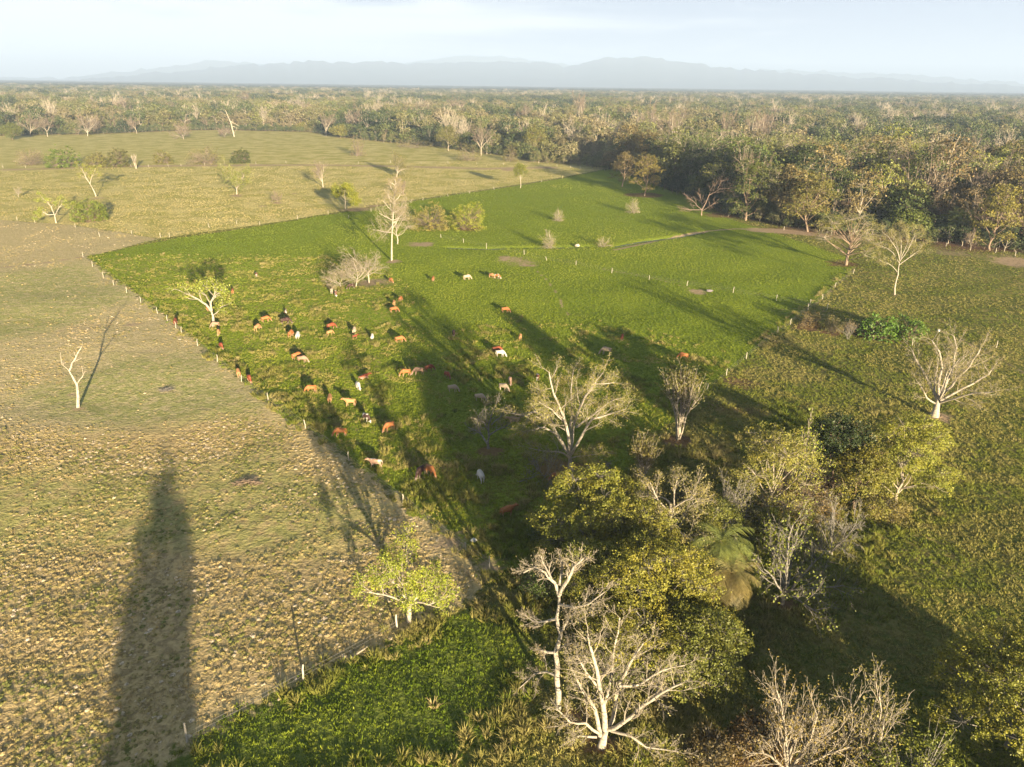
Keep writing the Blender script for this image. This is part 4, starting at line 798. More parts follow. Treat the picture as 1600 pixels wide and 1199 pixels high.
# instancing helper for what nobody could count
def collection_of(name, objs):
    c = bpy.data.collections.new(name)
    for o in objs: c.objects.link(o)
    return c
def gn_scatter(name, P3, rot, scl, idx, tint, coll, label):
    me = bpy.data.meshes.new(name); n = len(P3); me.vertices.add(n); me.vertices.foreach_set('co', np.asarray(P3, np.float32).ravel())
    a = me.attributes.new('rot', 'FLOAT_VECTOR', 'POINT'); a.data.foreach_set('vector', np.asarray(rot, np.float32).ravel())
    a = me.attributes.new('scl', 'FLOAT_VECTOR', 'POINT'); a.data.foreach_set('vector', np.asarray(scl, np.float32).ravel())
    a = me.attributes.new('idx', 'INT', 'POINT'); a.data.foreach_set('value', np.asarray(idx, np.int32))
    a = me.attributes.new('tint', 'FLOAT', 'POINT'); a.data.foreach_set('value', np.asarray(tint, np.float32))
    o = link(bpy.data.objects.new(name, me)); tag(o, label, None, None, 'stuff')
    ng = bpy.data.node_groups.new(name, 'GeometryNodeTree'); ng.interface.new_socket('Geometry', in_out='INPUT', socket_type='NodeSocketGeometry'); ng.interface.new_socket('Geometry', in_out='OUTPUT', socket_type='NodeSocketGeometry')
    gi = ng.nodes.new('NodeGroupInput'); go = ng.nodes.new('NodeGroupOutput'); ip = ng.nodes.new('GeometryNodeInstanceOnPoints'); ci = ng.nodes.new('GeometryNodeCollectionInfo')
    ci.inputs['Collection'].default_value = coll; ci.inputs['Separate Children'].default_value = True; ci.inputs['Reset Children'].default_value = True
    def na(nm, t):
        x = ng.nodes.new('GeometryNodeInputNamedAttribute'); x.data_type = t; x.inputs[0].default_value = nm; return [s for s in x.outputs if s.enabled][0]
    L = ng.links; L.new(gi.outputs[0], ip.inputs['Points']); L.new(ci.outputs[0], ip.inputs['Instance']); ip.inputs['Pick Instance'].default_value = True
    L.new(na('idx', 'INT'), ip.inputs['Instance Index']); L.new(na('rot', 'FLOAT_VECTOR'), ip.inputs['Rotation']); L.new(na('scl', 'FLOAT_VECTOR'), ip.inputs['Scale'])
    L.new(ip.outputs[0], go.inputs[0]); md = o.modifiers.new('scatter', 'NODES'); md.node_group = ng; return o
farobjs = []
def joined(tm, cm_, name):
    """trunk and crown of a prototype in one mesh for the far wood"""
    n1, n2 = len(tm.vertices), len(cm_.vertices); V = np.zeros((n1 + n2) * 3, np.float32); tm.vertices.foreach_get('co', V[:n1 * 3]); cm_.vertices.foreach_get('co', V[n1 * 3:])
    q1 = np.zeros(len(tm.loops), np.int32); tm.loops.foreach_get('vertex_index', q1); q2 = np.zeros(len(cm_.loops), np.int32); cm_.loops.foreach_get('vertex_index', q2)
    mi = np.zeros(len(cm_.polygons), np.int32); cm_.polygons.foreach_get('material_index', mi); v = np.zeros(len(cm_.polygons), np.float32); cm_.attributes['v'].data.foreach_get('value', v)
    mats = [tm.materials[0]] + list(cm_.materials)
    nq = len(q1) // 4
    return bpy.data.objects.new(name, mk_mesh(name, V.reshape(-1, 3), np.concatenate([q1, q2 + n1]).reshape(-1, 4), mats, np.concatenate([np.zeros(nq), mi + 1]), nq, np.concatenate([np.full(nq, .5), v])))
FK = [('leafy', 16, 15, 131, 'bark_brown', dict(leaves=5, ls=1.0, lj=.7, tb=.1, lobes=8, ntip=20)), ('leafy', 18, 14, 132, 'bark_pale', dict(leaves=5, ls=.95, lj=.7, tb=.18, lobes=7, ntip=20)),
      ('leafy', 14, 16, 133, 'bark_brown', dict(leaves=5, ls=1.05, lj=.7, tb=.08, lobes=9, ntip=20)), ('umb', 17, 16, 134, 'bark_pale', dict(leaves=4, ls=.9, lj=.8, n=(0, 7, 5, 4), lv=4, rmin=.06)),
      ('bare', 20, 12, 135, 'bark_pale', dict(rmin=.07, n=(0, 8, 6, 5), lv=4)), ('fan', 16, 14, 136, 'bark_pink', dict(rmin=.07, n=(0, 8, 6, 5), lv=4, twig='bark_twig', leaves=2, ls=.6)), ('fan', 15, 15, 137, 'bark_twig', dict(rmin=.07, n=(0, 8, 6, 5), lv=4, twig='bark_twig', leaves=3, ls=.7))]
for i, (k, H, w, s, b, kw) in enumerate(FK): farobjs.append(joined(*proto(k, H, w, s, b, 'leaf_far', **kw), 'far_proto_%d' % i))
pf = palm_meshes('far_palm', 12, 5.5, 18, 138, 1.0, 'leaf_far'); farobjs.append(joined(pf[0], bpy.data.meshes['far_palm_crown'], 'far_proto_7')) if len(pf[1].materials) > 1 else farobjs.append(bpy.data.objects.new('far_proto_7', pf[1]))
coll = collection_of('forest_kinds', farobjs)
rest = pts[NI:]; tn = tone[NI:]
# low growth filling the wood's edge and the gaps under the front crowns
eg = []
for a, b in zip(fe[:-1], fe[1:]):
    L = np.hypot(*(b - a)); dd = (b - a) / L; nn2 = np.array([-dd[1], dd[0]]); nn2 = nn2 if nn2[1] > 0 else -nn2
    if min(np.hypot(*a), np.hypot(*b)) > 2500: continue
    for t in np.arange(0, L, 2.6):
        for off in (3.0, 7.5, 14, 22): eg.append((*(a + dd * (t + random.uniform(-1.5, 1.5)) + nn2 * (off + random.gauss(0, 1.6))), 0.0))
eg = np.array(eg); eg = eg[(np.abs(eg[:, 0]) < eg[:, 1] * .8)]; ne = len(eg); rest = np.vstack([rest, eg]); tn = np.concatenate([tn, np.clip(vnoise(eg[:, :2], 22, 55) * .6 + RNG.random(ne) * .3 - .1, 0, 1)]); n = len(rest); dr = np.hypot(rest[:, 0], rest[:, 1])
sc = RNG.uniform(.6, 1.5, n) * np.clip(rest[:, 2] / 11.5, .95, 2.2)
q = RNG.random(n); idx = np.where(q < .80, RNG.integers(0, 4, n), np.where(q < .96, RNG.integers(4, 7, n), 7))
big = vnoise(rest[:, :2], 95, 17) * .6 + vnoise(rest[:, :2] * np.array([1, .4]), 230, 18) * .4; idx = np.where((big < .42) & (q > .62), RNG.integers(0, 3, n), idx)
tn = np.clip((tn - .5) * 1.3 + .5 + np.where(big < .42, -.30, .04), 0, 1)
zs = np.stack([sc, sc, np.clip(sc, .8, 1.35) * RNG.uniform(.8, 1.2, n)], 1)
low = RNG.uniform(.22, .48, ne); zs[n - ne:] = np.stack([low, low, low * RNG.uniform(.8, 1.3, ne)], 1); idx[n - ne:] = RNG.integers(0, 3, ne)
lf2 = before_pale(rest[:, :2]) & (np.arange(n) < n - ne); zs[lf2] *= np.array([.8, .8, .5])
fr_ = (sdf(rest[:, :2], Z_FOREST) < 12) & (np.arange(n) < n - ne); zs[fr_] *= np.array([.85, .85, .70]); idx[fr_ & (idx > 2)] = RNG.integers(0, 3, int((fr_ & (idx > 2)).sum()))
# trees beyond the far clearing stand on slightly rising ground
gn_scatter('distant_forest', np.stack([rest[:, 0], rest[:, 1], np.full(n, -.3)], 1), np.stack([np.zeros(n), np.zeros(n), RNG.random(n) * 6.28], 1), zs, idx, tn, coll, 'far-off mixed wood reaching to the horizon')
# closed canopy farther than single crowns can be made out
cm2, nt = new_mat('far_canopy'); t_ = N(nt, 'ShaderNodeTexCoord')
k1 = noise(nt, t_.outputs['Object'], .03, 5, .7); k2 = noise(nt, t_.outputs['Object'], .004, 3)
cc = mixc(nt, smooth(nt, k1, .35, .65), (.045, .055, .026), (.15, .13, .07)); cc = mixc(nt, smooth(nt, k2, .4, .6), cc, (.08, .085, .035)); out_p(nt, cc, 1.0, k1, 12, 1.0, 0)
rows = 4000 * (23500 / 4000) ** (np.linspace(0, 1, 150)); cols = np.linspace(R(-44), R(44), 520)
rr_, aa_ = np.meshgrid(rows, cols, indexing='ij'); PX = (rr_ * np.sin(aa_)).ravel(); PY = (rr_ * np.cos(aa_)).ravel(); PP = np.stack([PX, PY], 1)
hz = 11 + vnoise(PP, 60, 41) * 8 + vnoise(PP, 400, 42) * 6 + RNG.random(len(PP)) * 4; nn_ = len(cols); hz[:nn_] = 0
ii = (np.arange(len(rows) - 1)[:, None] * nn_ + np.arange(nn_ - 1)[None, :]).ravel()
tag(link(bpy.data.objects.new('forest_canopy', mk_mesh('forest_canopy', np.stack([PX, PY, hz], 1), np.stack([ii, ii + 1, ii + nn_ + 1, ii + nn_], 1), [cm2]))), 'hazy closed tree canopy along the horizon', kind='stuff')

# ---- trees behind the viewpoint whose long shadows fall into the picture
def back_tree(px, py, w, H, kind, lb, **kw):
    """stands so that the tip of its shadow falls at this ground point"""
    tip = G(px, py); L = H / math.tan(SUN_EL); B = tip + Vector((math.sin(ANTI), -math.cos(ANTI), 0)) * L
    P = dict(PRE[kind]); P.update(kw); tm, cm_ = tree_meshes('tall_tree', P, H, w, int(px), 'bark_brown')
    put_tree('tall_tree', tm, cm_, B, 0, 1, OLIVE, lb, 'tree')
for (bx, by, H, w, sd_) in [(1620, 1400, 6, 12, 1), (1900, 1390, 7, 13, 2)]:
    P = dict(PRE['leafy']); P.update(leaves=20, ls=.42, lj=.3, tb=.1, lobes=16, ntip=60); tm, cm_ = tree_meshes('grove_tree', P, H, w, 900 + sd_, 'bark_grey')
    put_tree('leafy_tree', tm, cm_, G(bx, by), 0, 1, (.20, .21, .035), ['tall', 'low'][sd_ % 2] + ' leafy grove tree standing just outside the lower right of the picture', 'tree', 'grove trees outside the picture')
back_tree(264, 714, 7.0, 19.5, 'bush', 'narrow leafy tree standing behind the viewpoint', leaves=30, ls=.5, lj=.4, ntip=700, pw=9)

# ------------------------------------------------------------------ grass and weeds that nobody could count
def tintmat(name, cols, transl=.25):
    m, nt = new_mat(name); ti = N(nt, 'ShaderNodeAttribute', attribute_name='tint', attribute_type='INSTANCER'); at = N(nt, 'ShaderNodeAttribute', attribute_name='v')
    r = N(nt, 'ShaderNodeValToRGB'); nt.links.new(ti.outputs['Fac'], r.inputs[0]); cr = r.color_ramp
    while len(cr.elements) < len(cols): cr.elements.new(.5)
    for e, (p, q) in zip(cr.elements, cols): e.position = p; e.color = (*q, 1)
    c = mixc(nt, 1.0, r.outputs[0], math_n(nt, 'ADD', math_n(nt, 'MULTIPLY', at.outputs['Fac'], .7), .6), 'MULTIPLY')
    d = N(nt, 'ShaderNodeBsdfDiffuse'); nt.links.new(c, d.inputs[0]); tl = N(nt, 'ShaderNodeBsdfTranslucent'); nt.links.new(c, tl.inputs[0])
    x = N(nt, 'ShaderNodeMixShader'); x.inputs[0].default_value = transl; nt.links.new(d.outputs[0], x.inputs[1]); nt.links.new(tl.outputs[0], x.inputs[2])
    o = N(nt, 'ShaderNodeOutputMaterial'); nt.links.new(x.outputs[0], o.inputs[0]); return m
tintmat('grass_blade', [(0, (.095, .145, .014)), (.3, (.205, .245, .026)), (.5, (.27, .26, .054)), (.7, (.31, .26, .095)), (1, (.34, .26, .13))])
tintmat('rough_blade', [(0, (.078, .118, .017)), (.3, (.18, .20, .034)), (.5, (.235, .22, .058)), (.7, (.305, .265, .098)), (1, (.37, .30, .135))])
tintmat('dry_clump', [(0, (.18, .19, .055)), (.3, (.36, .285, .12)), (.6, (.42, .33, .17)), (1, (.60, .51, .38))])
def tuft(seed, nb, h, r, wd, mat, bend=.5):
    rng = np.random.default_rng(seed); V = []; Q = []; vv = []
    for i in range(nb):
        az = rng.random() * 6.283; q = r * math.sqrt(rng.random()) * .6; x, y = q * math.cos(az), q * math.sin(az); az += rng.normal(0, .5); ln = h * rng.uniform(.6, 1.2); out = bend * ln * rng.uniform(.3, 1.1)
        dx, dy = math.cos(az) * out, math.sin(az) * out; a2 = rng.random() * 3.14; wx, wy = math.cos(a2) * wd, math.sin(a2) * wd; o = len(V)
        V += [(x - wx, y - wy, -.04), (x + wx, y + wy, -.04), (x + dx * .4 + wx * .8, y + dy * .4 + wy * .8, ln * .65), (x + dx * .4 - wx * .8, y + dy * .4 - wy * .8, ln * .65), (x + dx + wx * .15, y + dy + wy * .15, ln), (x + dx - wx * .15, y + dy - wy * .15, ln)]
        Q += [(o, o + 1, o + 2, o + 3), (o + 3, o + 2, o + 4, o + 5)]; v = rng.random(); vv += [v * .8, v * .8 + .2]
    return bpy.data.objects.new('tuft', mk_mesh('tuft', V, Q, [MATS[mat]], None, 0, vv))
def clod(seed, mat):
    """a matted, grazed-down clump: a low rough dome with stubs"""
    rng = np.random.default_rng(seed); V = [(0, 0, .17)]; Q = []; n = 8
    for j, (rr, z) in enumerate(((.14, .14), (.26, .03), (.30, -.05))):
        for i in range(n): a = i / n * 6.283; k = rng.uniform(.75, 1.25); V.append((math.cos(a) * rr * k, math.sin(a) * rr * k, z * rng.uniform(.7, 1.3) if z > 0 else z))
    for j in range(2):
        for i in range(n): a, b = 1 + j * n + i, 1 + j * n + (i + 1) % n; Q.append((a, b, b + n, a + n))
    for i in range(0, n, 2): Q.append((0, 1 + i, 1 + (i + 1) % n, 1 + (i + 2) % n))
    for i in range(10):
        a = rng.random() * 6.283; q = rng.random() * .22; x, y = q * math.cos(a), q * math.sin(a); o = len(V); a2 = rng.random() * 3.14; wx, wy = math.cos(a2) * .03, math.sin(a2) * .03
        V += [(x - wx, y - wy, .0), (x + wx, y + wy, .0), (x * 1.7 + wx * .4, y * 1.7 + wy * .4, .22), (x * 1.7 - wx * .4, y * 1.7 - wy * .4, .22)]; Q.append((o, o + 1, o + 2, o + 3))
    return bpy.data.objects.new('clod', mk_mesh('clod', V, Q, [MATS[mat]], None, 0, rng.random(len(Q))))
GC = collection_of('grass_kinds', [tuft(1, 9, .30, .30, .035, 'grass_blade'), tuft(2, 12, .36, .35, .035, 'grass_blade', .7), tuft(3, 8, .26, .4, .045, 'grass_blade', .9)])
DC = collection_of('dry_kinds', [clod(11, 'dry_clump'), clod(12, 'dry_clump'), tuft(13, 12, .22, .3, .03, 'dry_clump', .8)])
RC = collection_of('rough_kinds', [tuft(1, 9, .30, .30, .035, 'rough_blade'), tuft(2, 12, .36, .35, .035, 'rough_blade', .7), tuft(3, 8, .26, .4, .045, 'rough_blade', .9)])
TC = collection_of('tall_kinds', [tuft(21, 38, .62, .45, .024, 'rough_blade', .8), tuft(22, 46, .75, .55, .024, 'rough_blade', .9), tuft(23, 34, .5, .5, .030, 'rough_blade', 1.0)])
def sample(n, dmin, dmax, falloff):
    """points over the visible wedge; density falls off beyond falloff metres"""
    m = n * 3; d = np.sqrt(RNG.random(m) * (dmax ** 2 - dmin ** 2) + dmin ** 2); a = RNG.uniform(R(-56), R(56), m)
    keep = RNG.random(m) < np.minimum(1, (falloff / d) ** 2); d, a = d[keep], a[keep]; q = np.stack([d * np.sin(a), d * np.cos(a)], 1); dep = q[:, 1] * math.cos(PITCH) + CH * math.sin(PITCH)
    return q[np.abs(q[:, 0]) < dep * .74 + 3][:n]
def bare_at(P):
    c = np.full(len(P), 1e9)
    for a, b in zip(CREEK[:-1], CREEK[1:]): c = np.minimum(c, segdist(P, a, b))
    return np.maximum.reduce([blob(P, DIRT, 11), blob(P, RUST, 77) * .8, tracks(P), (c < 1.3) * 1.0])
def do_scatter(name, P, sc, zs, idx, tint, coll, label):
    k = bare_at(P) < RNG.uniform(.25, .6, len(P)); P, sc, idx, tint = P[k], sc[k], idx[k], tint[k]; zs = zs[k]
    n = len(P); z = (vnoise(P, 2.3, 3) - .5) * .12 + (vnoise(P, 14, 4) - .5) * .5
    gn_scatter(name, np.stack([P[:, 0], P[:, 1], z], 1), np.stack([RNG.normal(0, .12, n), RNG.normal(0, .12, n), RNG.random(n) * 6.28], 1), np.stack([sc, sc, sc * zs], 1), idx, np.clip(tint, 0, 1), coll, label)
def nohero(P, k=.16):
    return P
# cropped clumps of the stubble
P = sample(420000, 34, 330, 100); ins = sdf(P, Z_STUB) + (vnoise(P, 2.2, 59) - .5) * 3; P = P[ins > 0]
cw = clod_w(P); rg = regr_w(P); big = vnoise(P, 11, 61); keep = RNG.random(len(P)) < np.clip(.16 + .40 * np.minimum(cw, 1) + (big - .5) * .9 + (vnoise(P, 3.2, 60) - .5) * .7 - .35 * rg, .03, 1); P = P[keep]; cw, rg, big = cw[keep], rg[keep], big[keep]; n = len(P)
tint = .27 + .12 * (1 - np.minimum(cw, 1)) + RNG.normal(0, .14, n) + (vnoise(P, 6, 62) - .5) * .5
tint = np.where(RNG.random(n) < .06 * (1 + (vnoise(P, 9, 63) > .55) * 2.0), RNG.uniform(.7, 1, n), tint) - .15 * rg
do_scatter('stubble_clumps', P, RNG.uniform(.35, .95, n) ** 1.2 * (.8 + .3 * np.minimum(cw, 1)) * np.clip(np.hypot(*P.T) / 110, 1, 1.5), RNG.uniform(.35, .85, n), np.where(RNG.random(n) < .5, RNG.integers(0, 2, n), 2), tint, DC, 'dry cropped grass clumps dotting the tan stubble field')
# lush pasture
P = sample(420000, 34, 420, 110); P = P[np.maximum(sdf(P, Z_LUSH), sdf(P, Z_LOW)) + (vnoise(P, 2.6, 58) - .5) * 3.4 > -.3]; n = len(P)
yz = np.maximum(smoothstep(sdf(P, YEL[0]), -6, 4), .7 * smoothstep(sdf(P, YEL[1]), -6, 6)); yn = vnoise(P, 3.1, 64) * .6 + vnoise(P, 1.3, 65) * .4
t = .17 + RNG.normal(0, .055, n) + (vnoise(P, 18, 66) - .5) * .22 + (vnoise(P, 45, 69) - .5) * .24 + (vnoise(P, 7, 56) - .5) * .14; t = np.where((yn > .60) & (RNG.random(n) < yz), .55 + RNG.normal(0, .1, n), t); t = np.where(sdf(P, Z_LOW) > -1, t - .09 + (vnoise(P, 1.7, 57) - .5) * .22, t)
do_scatter('pasture_grass', P, RNG.uniform(.5, 1.0, n) * np.where(t > .45, 1.35, 1.0), RNG.uniform(.45, .85, n), RNG.integers(0, 3, n), t, GC, 'short bright green pasture grass with paler tufts')
# right-hand pasture and far pasture
P = sample(560000, 34, 520, 110); m = (sdf(P, Z_LUSH) < .2) & (sdf(P, Z_STUB) < .2) & (sdf(P, Z_LOW) < .2) & (sdf(P, Z_FOREST) < 2); P = P[m]; n = len(P)
yn = vnoise(P, 2.6, 67) * .45 + vnoise(P, 9, 68) * .55; t = .41 + np.clip((yn - .5) * 1.5, -.20, .13) + RNG.normal(0, .05, n); fr = sdf(P, Z_FAR) > 0; t = np.where(fr, .86 + RNG.normal(0, .09, n), t)
do_scatter('rough_grass', P, RNG.uniform(.55, 1.15, n), RNG.uniform(.4, .9, n), RNG.integers(0, 3, n), t, RC, 'rough olive and straw coloured grass of the right pasture')
# tall weeds: round the grove, along the fence and scattered in clumps among the cattle
P = sample(90000, 34, 360, 140); w1 = smoothstep(sdf(P, WEED), -4, 6); w2 = yz = np.maximum(smoothstep(sdf(P, YEL[0]), -6, 4), .8 * smoothstep(sdf(P, YEL[1]), -6, 6)); cl_ = vnoise(P, 4.5, 71) * .6 + vnoise(P, 1.9, 72) * .4
GROVE = poly([(780, 740), (900, 700), (1130, 640), (1480, 640), (1500, 780), (1380, 860), (1360, 960), (1180, 1000), (1130, 1290), (560, 1290), (640, 1120), (780, 1020), (760, 900)])
w3 = smoothstep(sdf(P, GROVE), -3, 5) * .8; fd = np.full(len(P), 99.)
FL = poly([(134, 401), (250, 487), (420, 625), (630, 780), (700, 832), (770, 890)])
for a, b in zip(FL[:-1], FL[1:]): fd = np.minimum(fd, segdist(P, a, b))
FL2 = poly([(1335, 418), (1282, 470), (1225, 512), (1165, 560), (1070, 640)])
for a, b in zip(FL2[:-1], FL2[1:]): fd = np.minimum(fd, segdist(P, a, b))
lowz = sdf(P, Z_LOW) > 3
pr = np.maximum.reduce([w1 * (cl_ > .47) * .9, w2 * (cl_ > .60) * .75, w3 * (cl_ > .42), (fd < 2.2) * (cl_ > .45) * .8, (np.abs(sdf(P, Z_LOW)) < 2.5) * (cl_ > .45) * .8]) * np.where(sdf(P, Z_STUB) + (vnoise(P, 2.2, 53) - .5) * 4 > .5, .0, 1) * np.where(lowz & (cl_ < .70), .02, 1)
P = P[RNG.random(len(P)) < pr]; n = len(P); hl = np.hypot(*P.T); t = .45 + (vnoise(P, 5, 73) - .5) * .6 + RNG.normal(0, .12, n)
do_scatter('tall_weeds', P, RNG.uniform(.6, 1.15, n) * np.clip(1.15 - hl / 800, .5, 1.1), RNG.uniform(.6, 1.1, n), RNG.integers(0, 3, n), t, TC, 'tall straw and olive weed clumps among the cattle and trees')

# ------------------------------------------------------------------ cattle
def skin_mesh(name, pts, edges, rad):
    me = bpy.data.meshes.new(name); me.from_pydata(pts, edges, []); o = bpy.data.objects.new(name, me); COL.objects.link(o)
    md = o.modifiers.new('skin', 'SKIN'); md.use_smooth_shade = True
    for i, r in enumerate(rad): me.skin_vertices[0].data[i].radius = r if isinstance(r, tuple) else (r, r)
    me.skin_vertices[0].data[0].use_root = True
    sb = o.modifiers.new('sub', 'SUBSURF'); sb.levels = 1; sb.render_levels = 1
    dg = bpy.context.evaluated_depsgraph_get(); r = bpy.data.meshes.new_from_object(o.evaluated_get(dg)); r.name = name; bpy.data.objects.remove(o)
    r.materials.clear(); return r
def cow_mesh(pose):
    P = [(-.60, 0, 1.16), (-.15, 0, 1.06), (.38, 0, 1.10)]; rd = [(.31, .30), (.36, .35), (.33, .34)]; E = [(0, 1), (1, 2)]
    def add(p, r, par): P.append(p); rd.append(r); E.append((par, len(P) - 1)); return len(P) - 1
    dz = 0
    if pose == 'graze': nk = add((.78, 0, 1.02), (.20, .22), 2); n2 = add((1.02, 0, .66), (.15, .16), nk); hd = add((1.16, 0, .38), (.13, .13), n2); mz = add((1.28, 0, .10), (.08, .08), hd)
    elif pose == 'lie': nk = add((.74, 0, 1.28), (.20, .22), 2); n2 = add((1.0, 0, 1.42), (.15, .16), nk); hd = add((1.2, 0, 1.45), (.13, .13), n2); mz = add((1.5, 0, 1.28), (.08, .08), hd)
    else: nk = add((.74, 0, 1.26), (.20, .22), 2); n2 = add((.98, 0, 1.44), (.15, .16), nk); hd = add((1.16, 0, 1.50), (.13, .13), n2); mz = add((1.46, 0, 1.30), (.08, .08), hd)
    hp = add((.42, 0, 1.50), (.13, .12), 2)
    for s in (-1, 1):
        e = add((P[hd][0] - .08, s * .17, P[hd][2] + .06), (.05, .04), hd); add((P[hd][0] - .12, s * .32, P[hd][2] - .01), (.03, .05), e)
        if pose == 'lie':
            a = add((.50, s * .24, .86), (.13, .14), 2); b = add((.74, s * .30, .70), (.07, .07), a); add((.50, s * .32, .66), (.05, .05), b)
            a = add((-.60, s * .30, .92), (.20, .2), 0); b = add((-.28, s * .42, .72), (.09, .09), a); add((-.60, s * .46, .66), (.05, .05), b)
        else:
            k = .10 * s
            a = add((.42, s * .19, .80), (.13, .14), 2); b = add((.46 + k, s * .19, .46), (.065, .07), a); c = add((.44 + k, s * .19, .12), (.045, .045), b); add((.47 + k, s * .19, .02), (.06, .06), c)
            a = add((-.62, s * .20, .82), (.17, .2), 0); b = add((-.74 - k, s * .19, .50), (.075, .08), a); c = add((-.68 - k, s * .19, .12), (.048, .048), b); add((-.64 - k, s * .19, .02), (.06, .06), c)
    t = add((-.92, 0, 1.22), (.06, .05), 0); t2 = add((-.99, 0, .80), (.03, .03), t); add((-.97, 0, .48), (.05, .05), t2)
    if pose == 'lie': P = [(x, y, z - .64) for x, y, z in P]
    return skin_mesh('cow', P, E, rd)
def coat(name, pied=False):
    m, nt = new_mat(name); oi = N(nt, 'ShaderNodeObjectInfo'); t = N(nt, 'ShaderNodeTexCoord'); sx = N(nt, 'ShaderNodeSeparateXYZ'); nt.links.new(t.outputs['Object'], sx.inputs[0])
    leg = smooth(nt, sx.outputs[2], .62, .35); n = noise(nt, t.outputs['Object'], 2.2, 2)
    pale = mixc(nt, .5, oi.outputs['Color'], (.34, .29, .22)); c = mixc(nt, math_n(nt, 'MULTIPLY', leg, .8), oi.outputs['Color'], pale)
    c = mixc(nt, math_n(nt, 'MULTIPLY', smooth(nt, n, .5, .7), .35), c, pale)
    if pied: c = mixc(nt, smooth(nt, noise(nt, t.outputs['Object'], 1.3, 1), .50, .53), c, (.38, .35, .31))
    out_p(nt, c, .75, None, spec=.25); return m
coat('coat'); coat('coat_pied', True)
CM = {p: cow_mesh(p) for p in ('graze', 'stand', 'lie')}
for k in list(CM): CM[k].materials.append(MATS['coat']); q = CM[k].copy(); q.materials.clear(); q.materials.append(MATS['coat_pied']); CM[k + '_p'] = q
OR = (.24, .090, .026); RD = (.15, .034, .012); LO = (.30, .15, .06); TN = (.24, .15, .10); CR = (.31, .24, .165); WH = (.42, .395, .36); DB = (.034, .015, .012); BR = (.11, .045, .024)
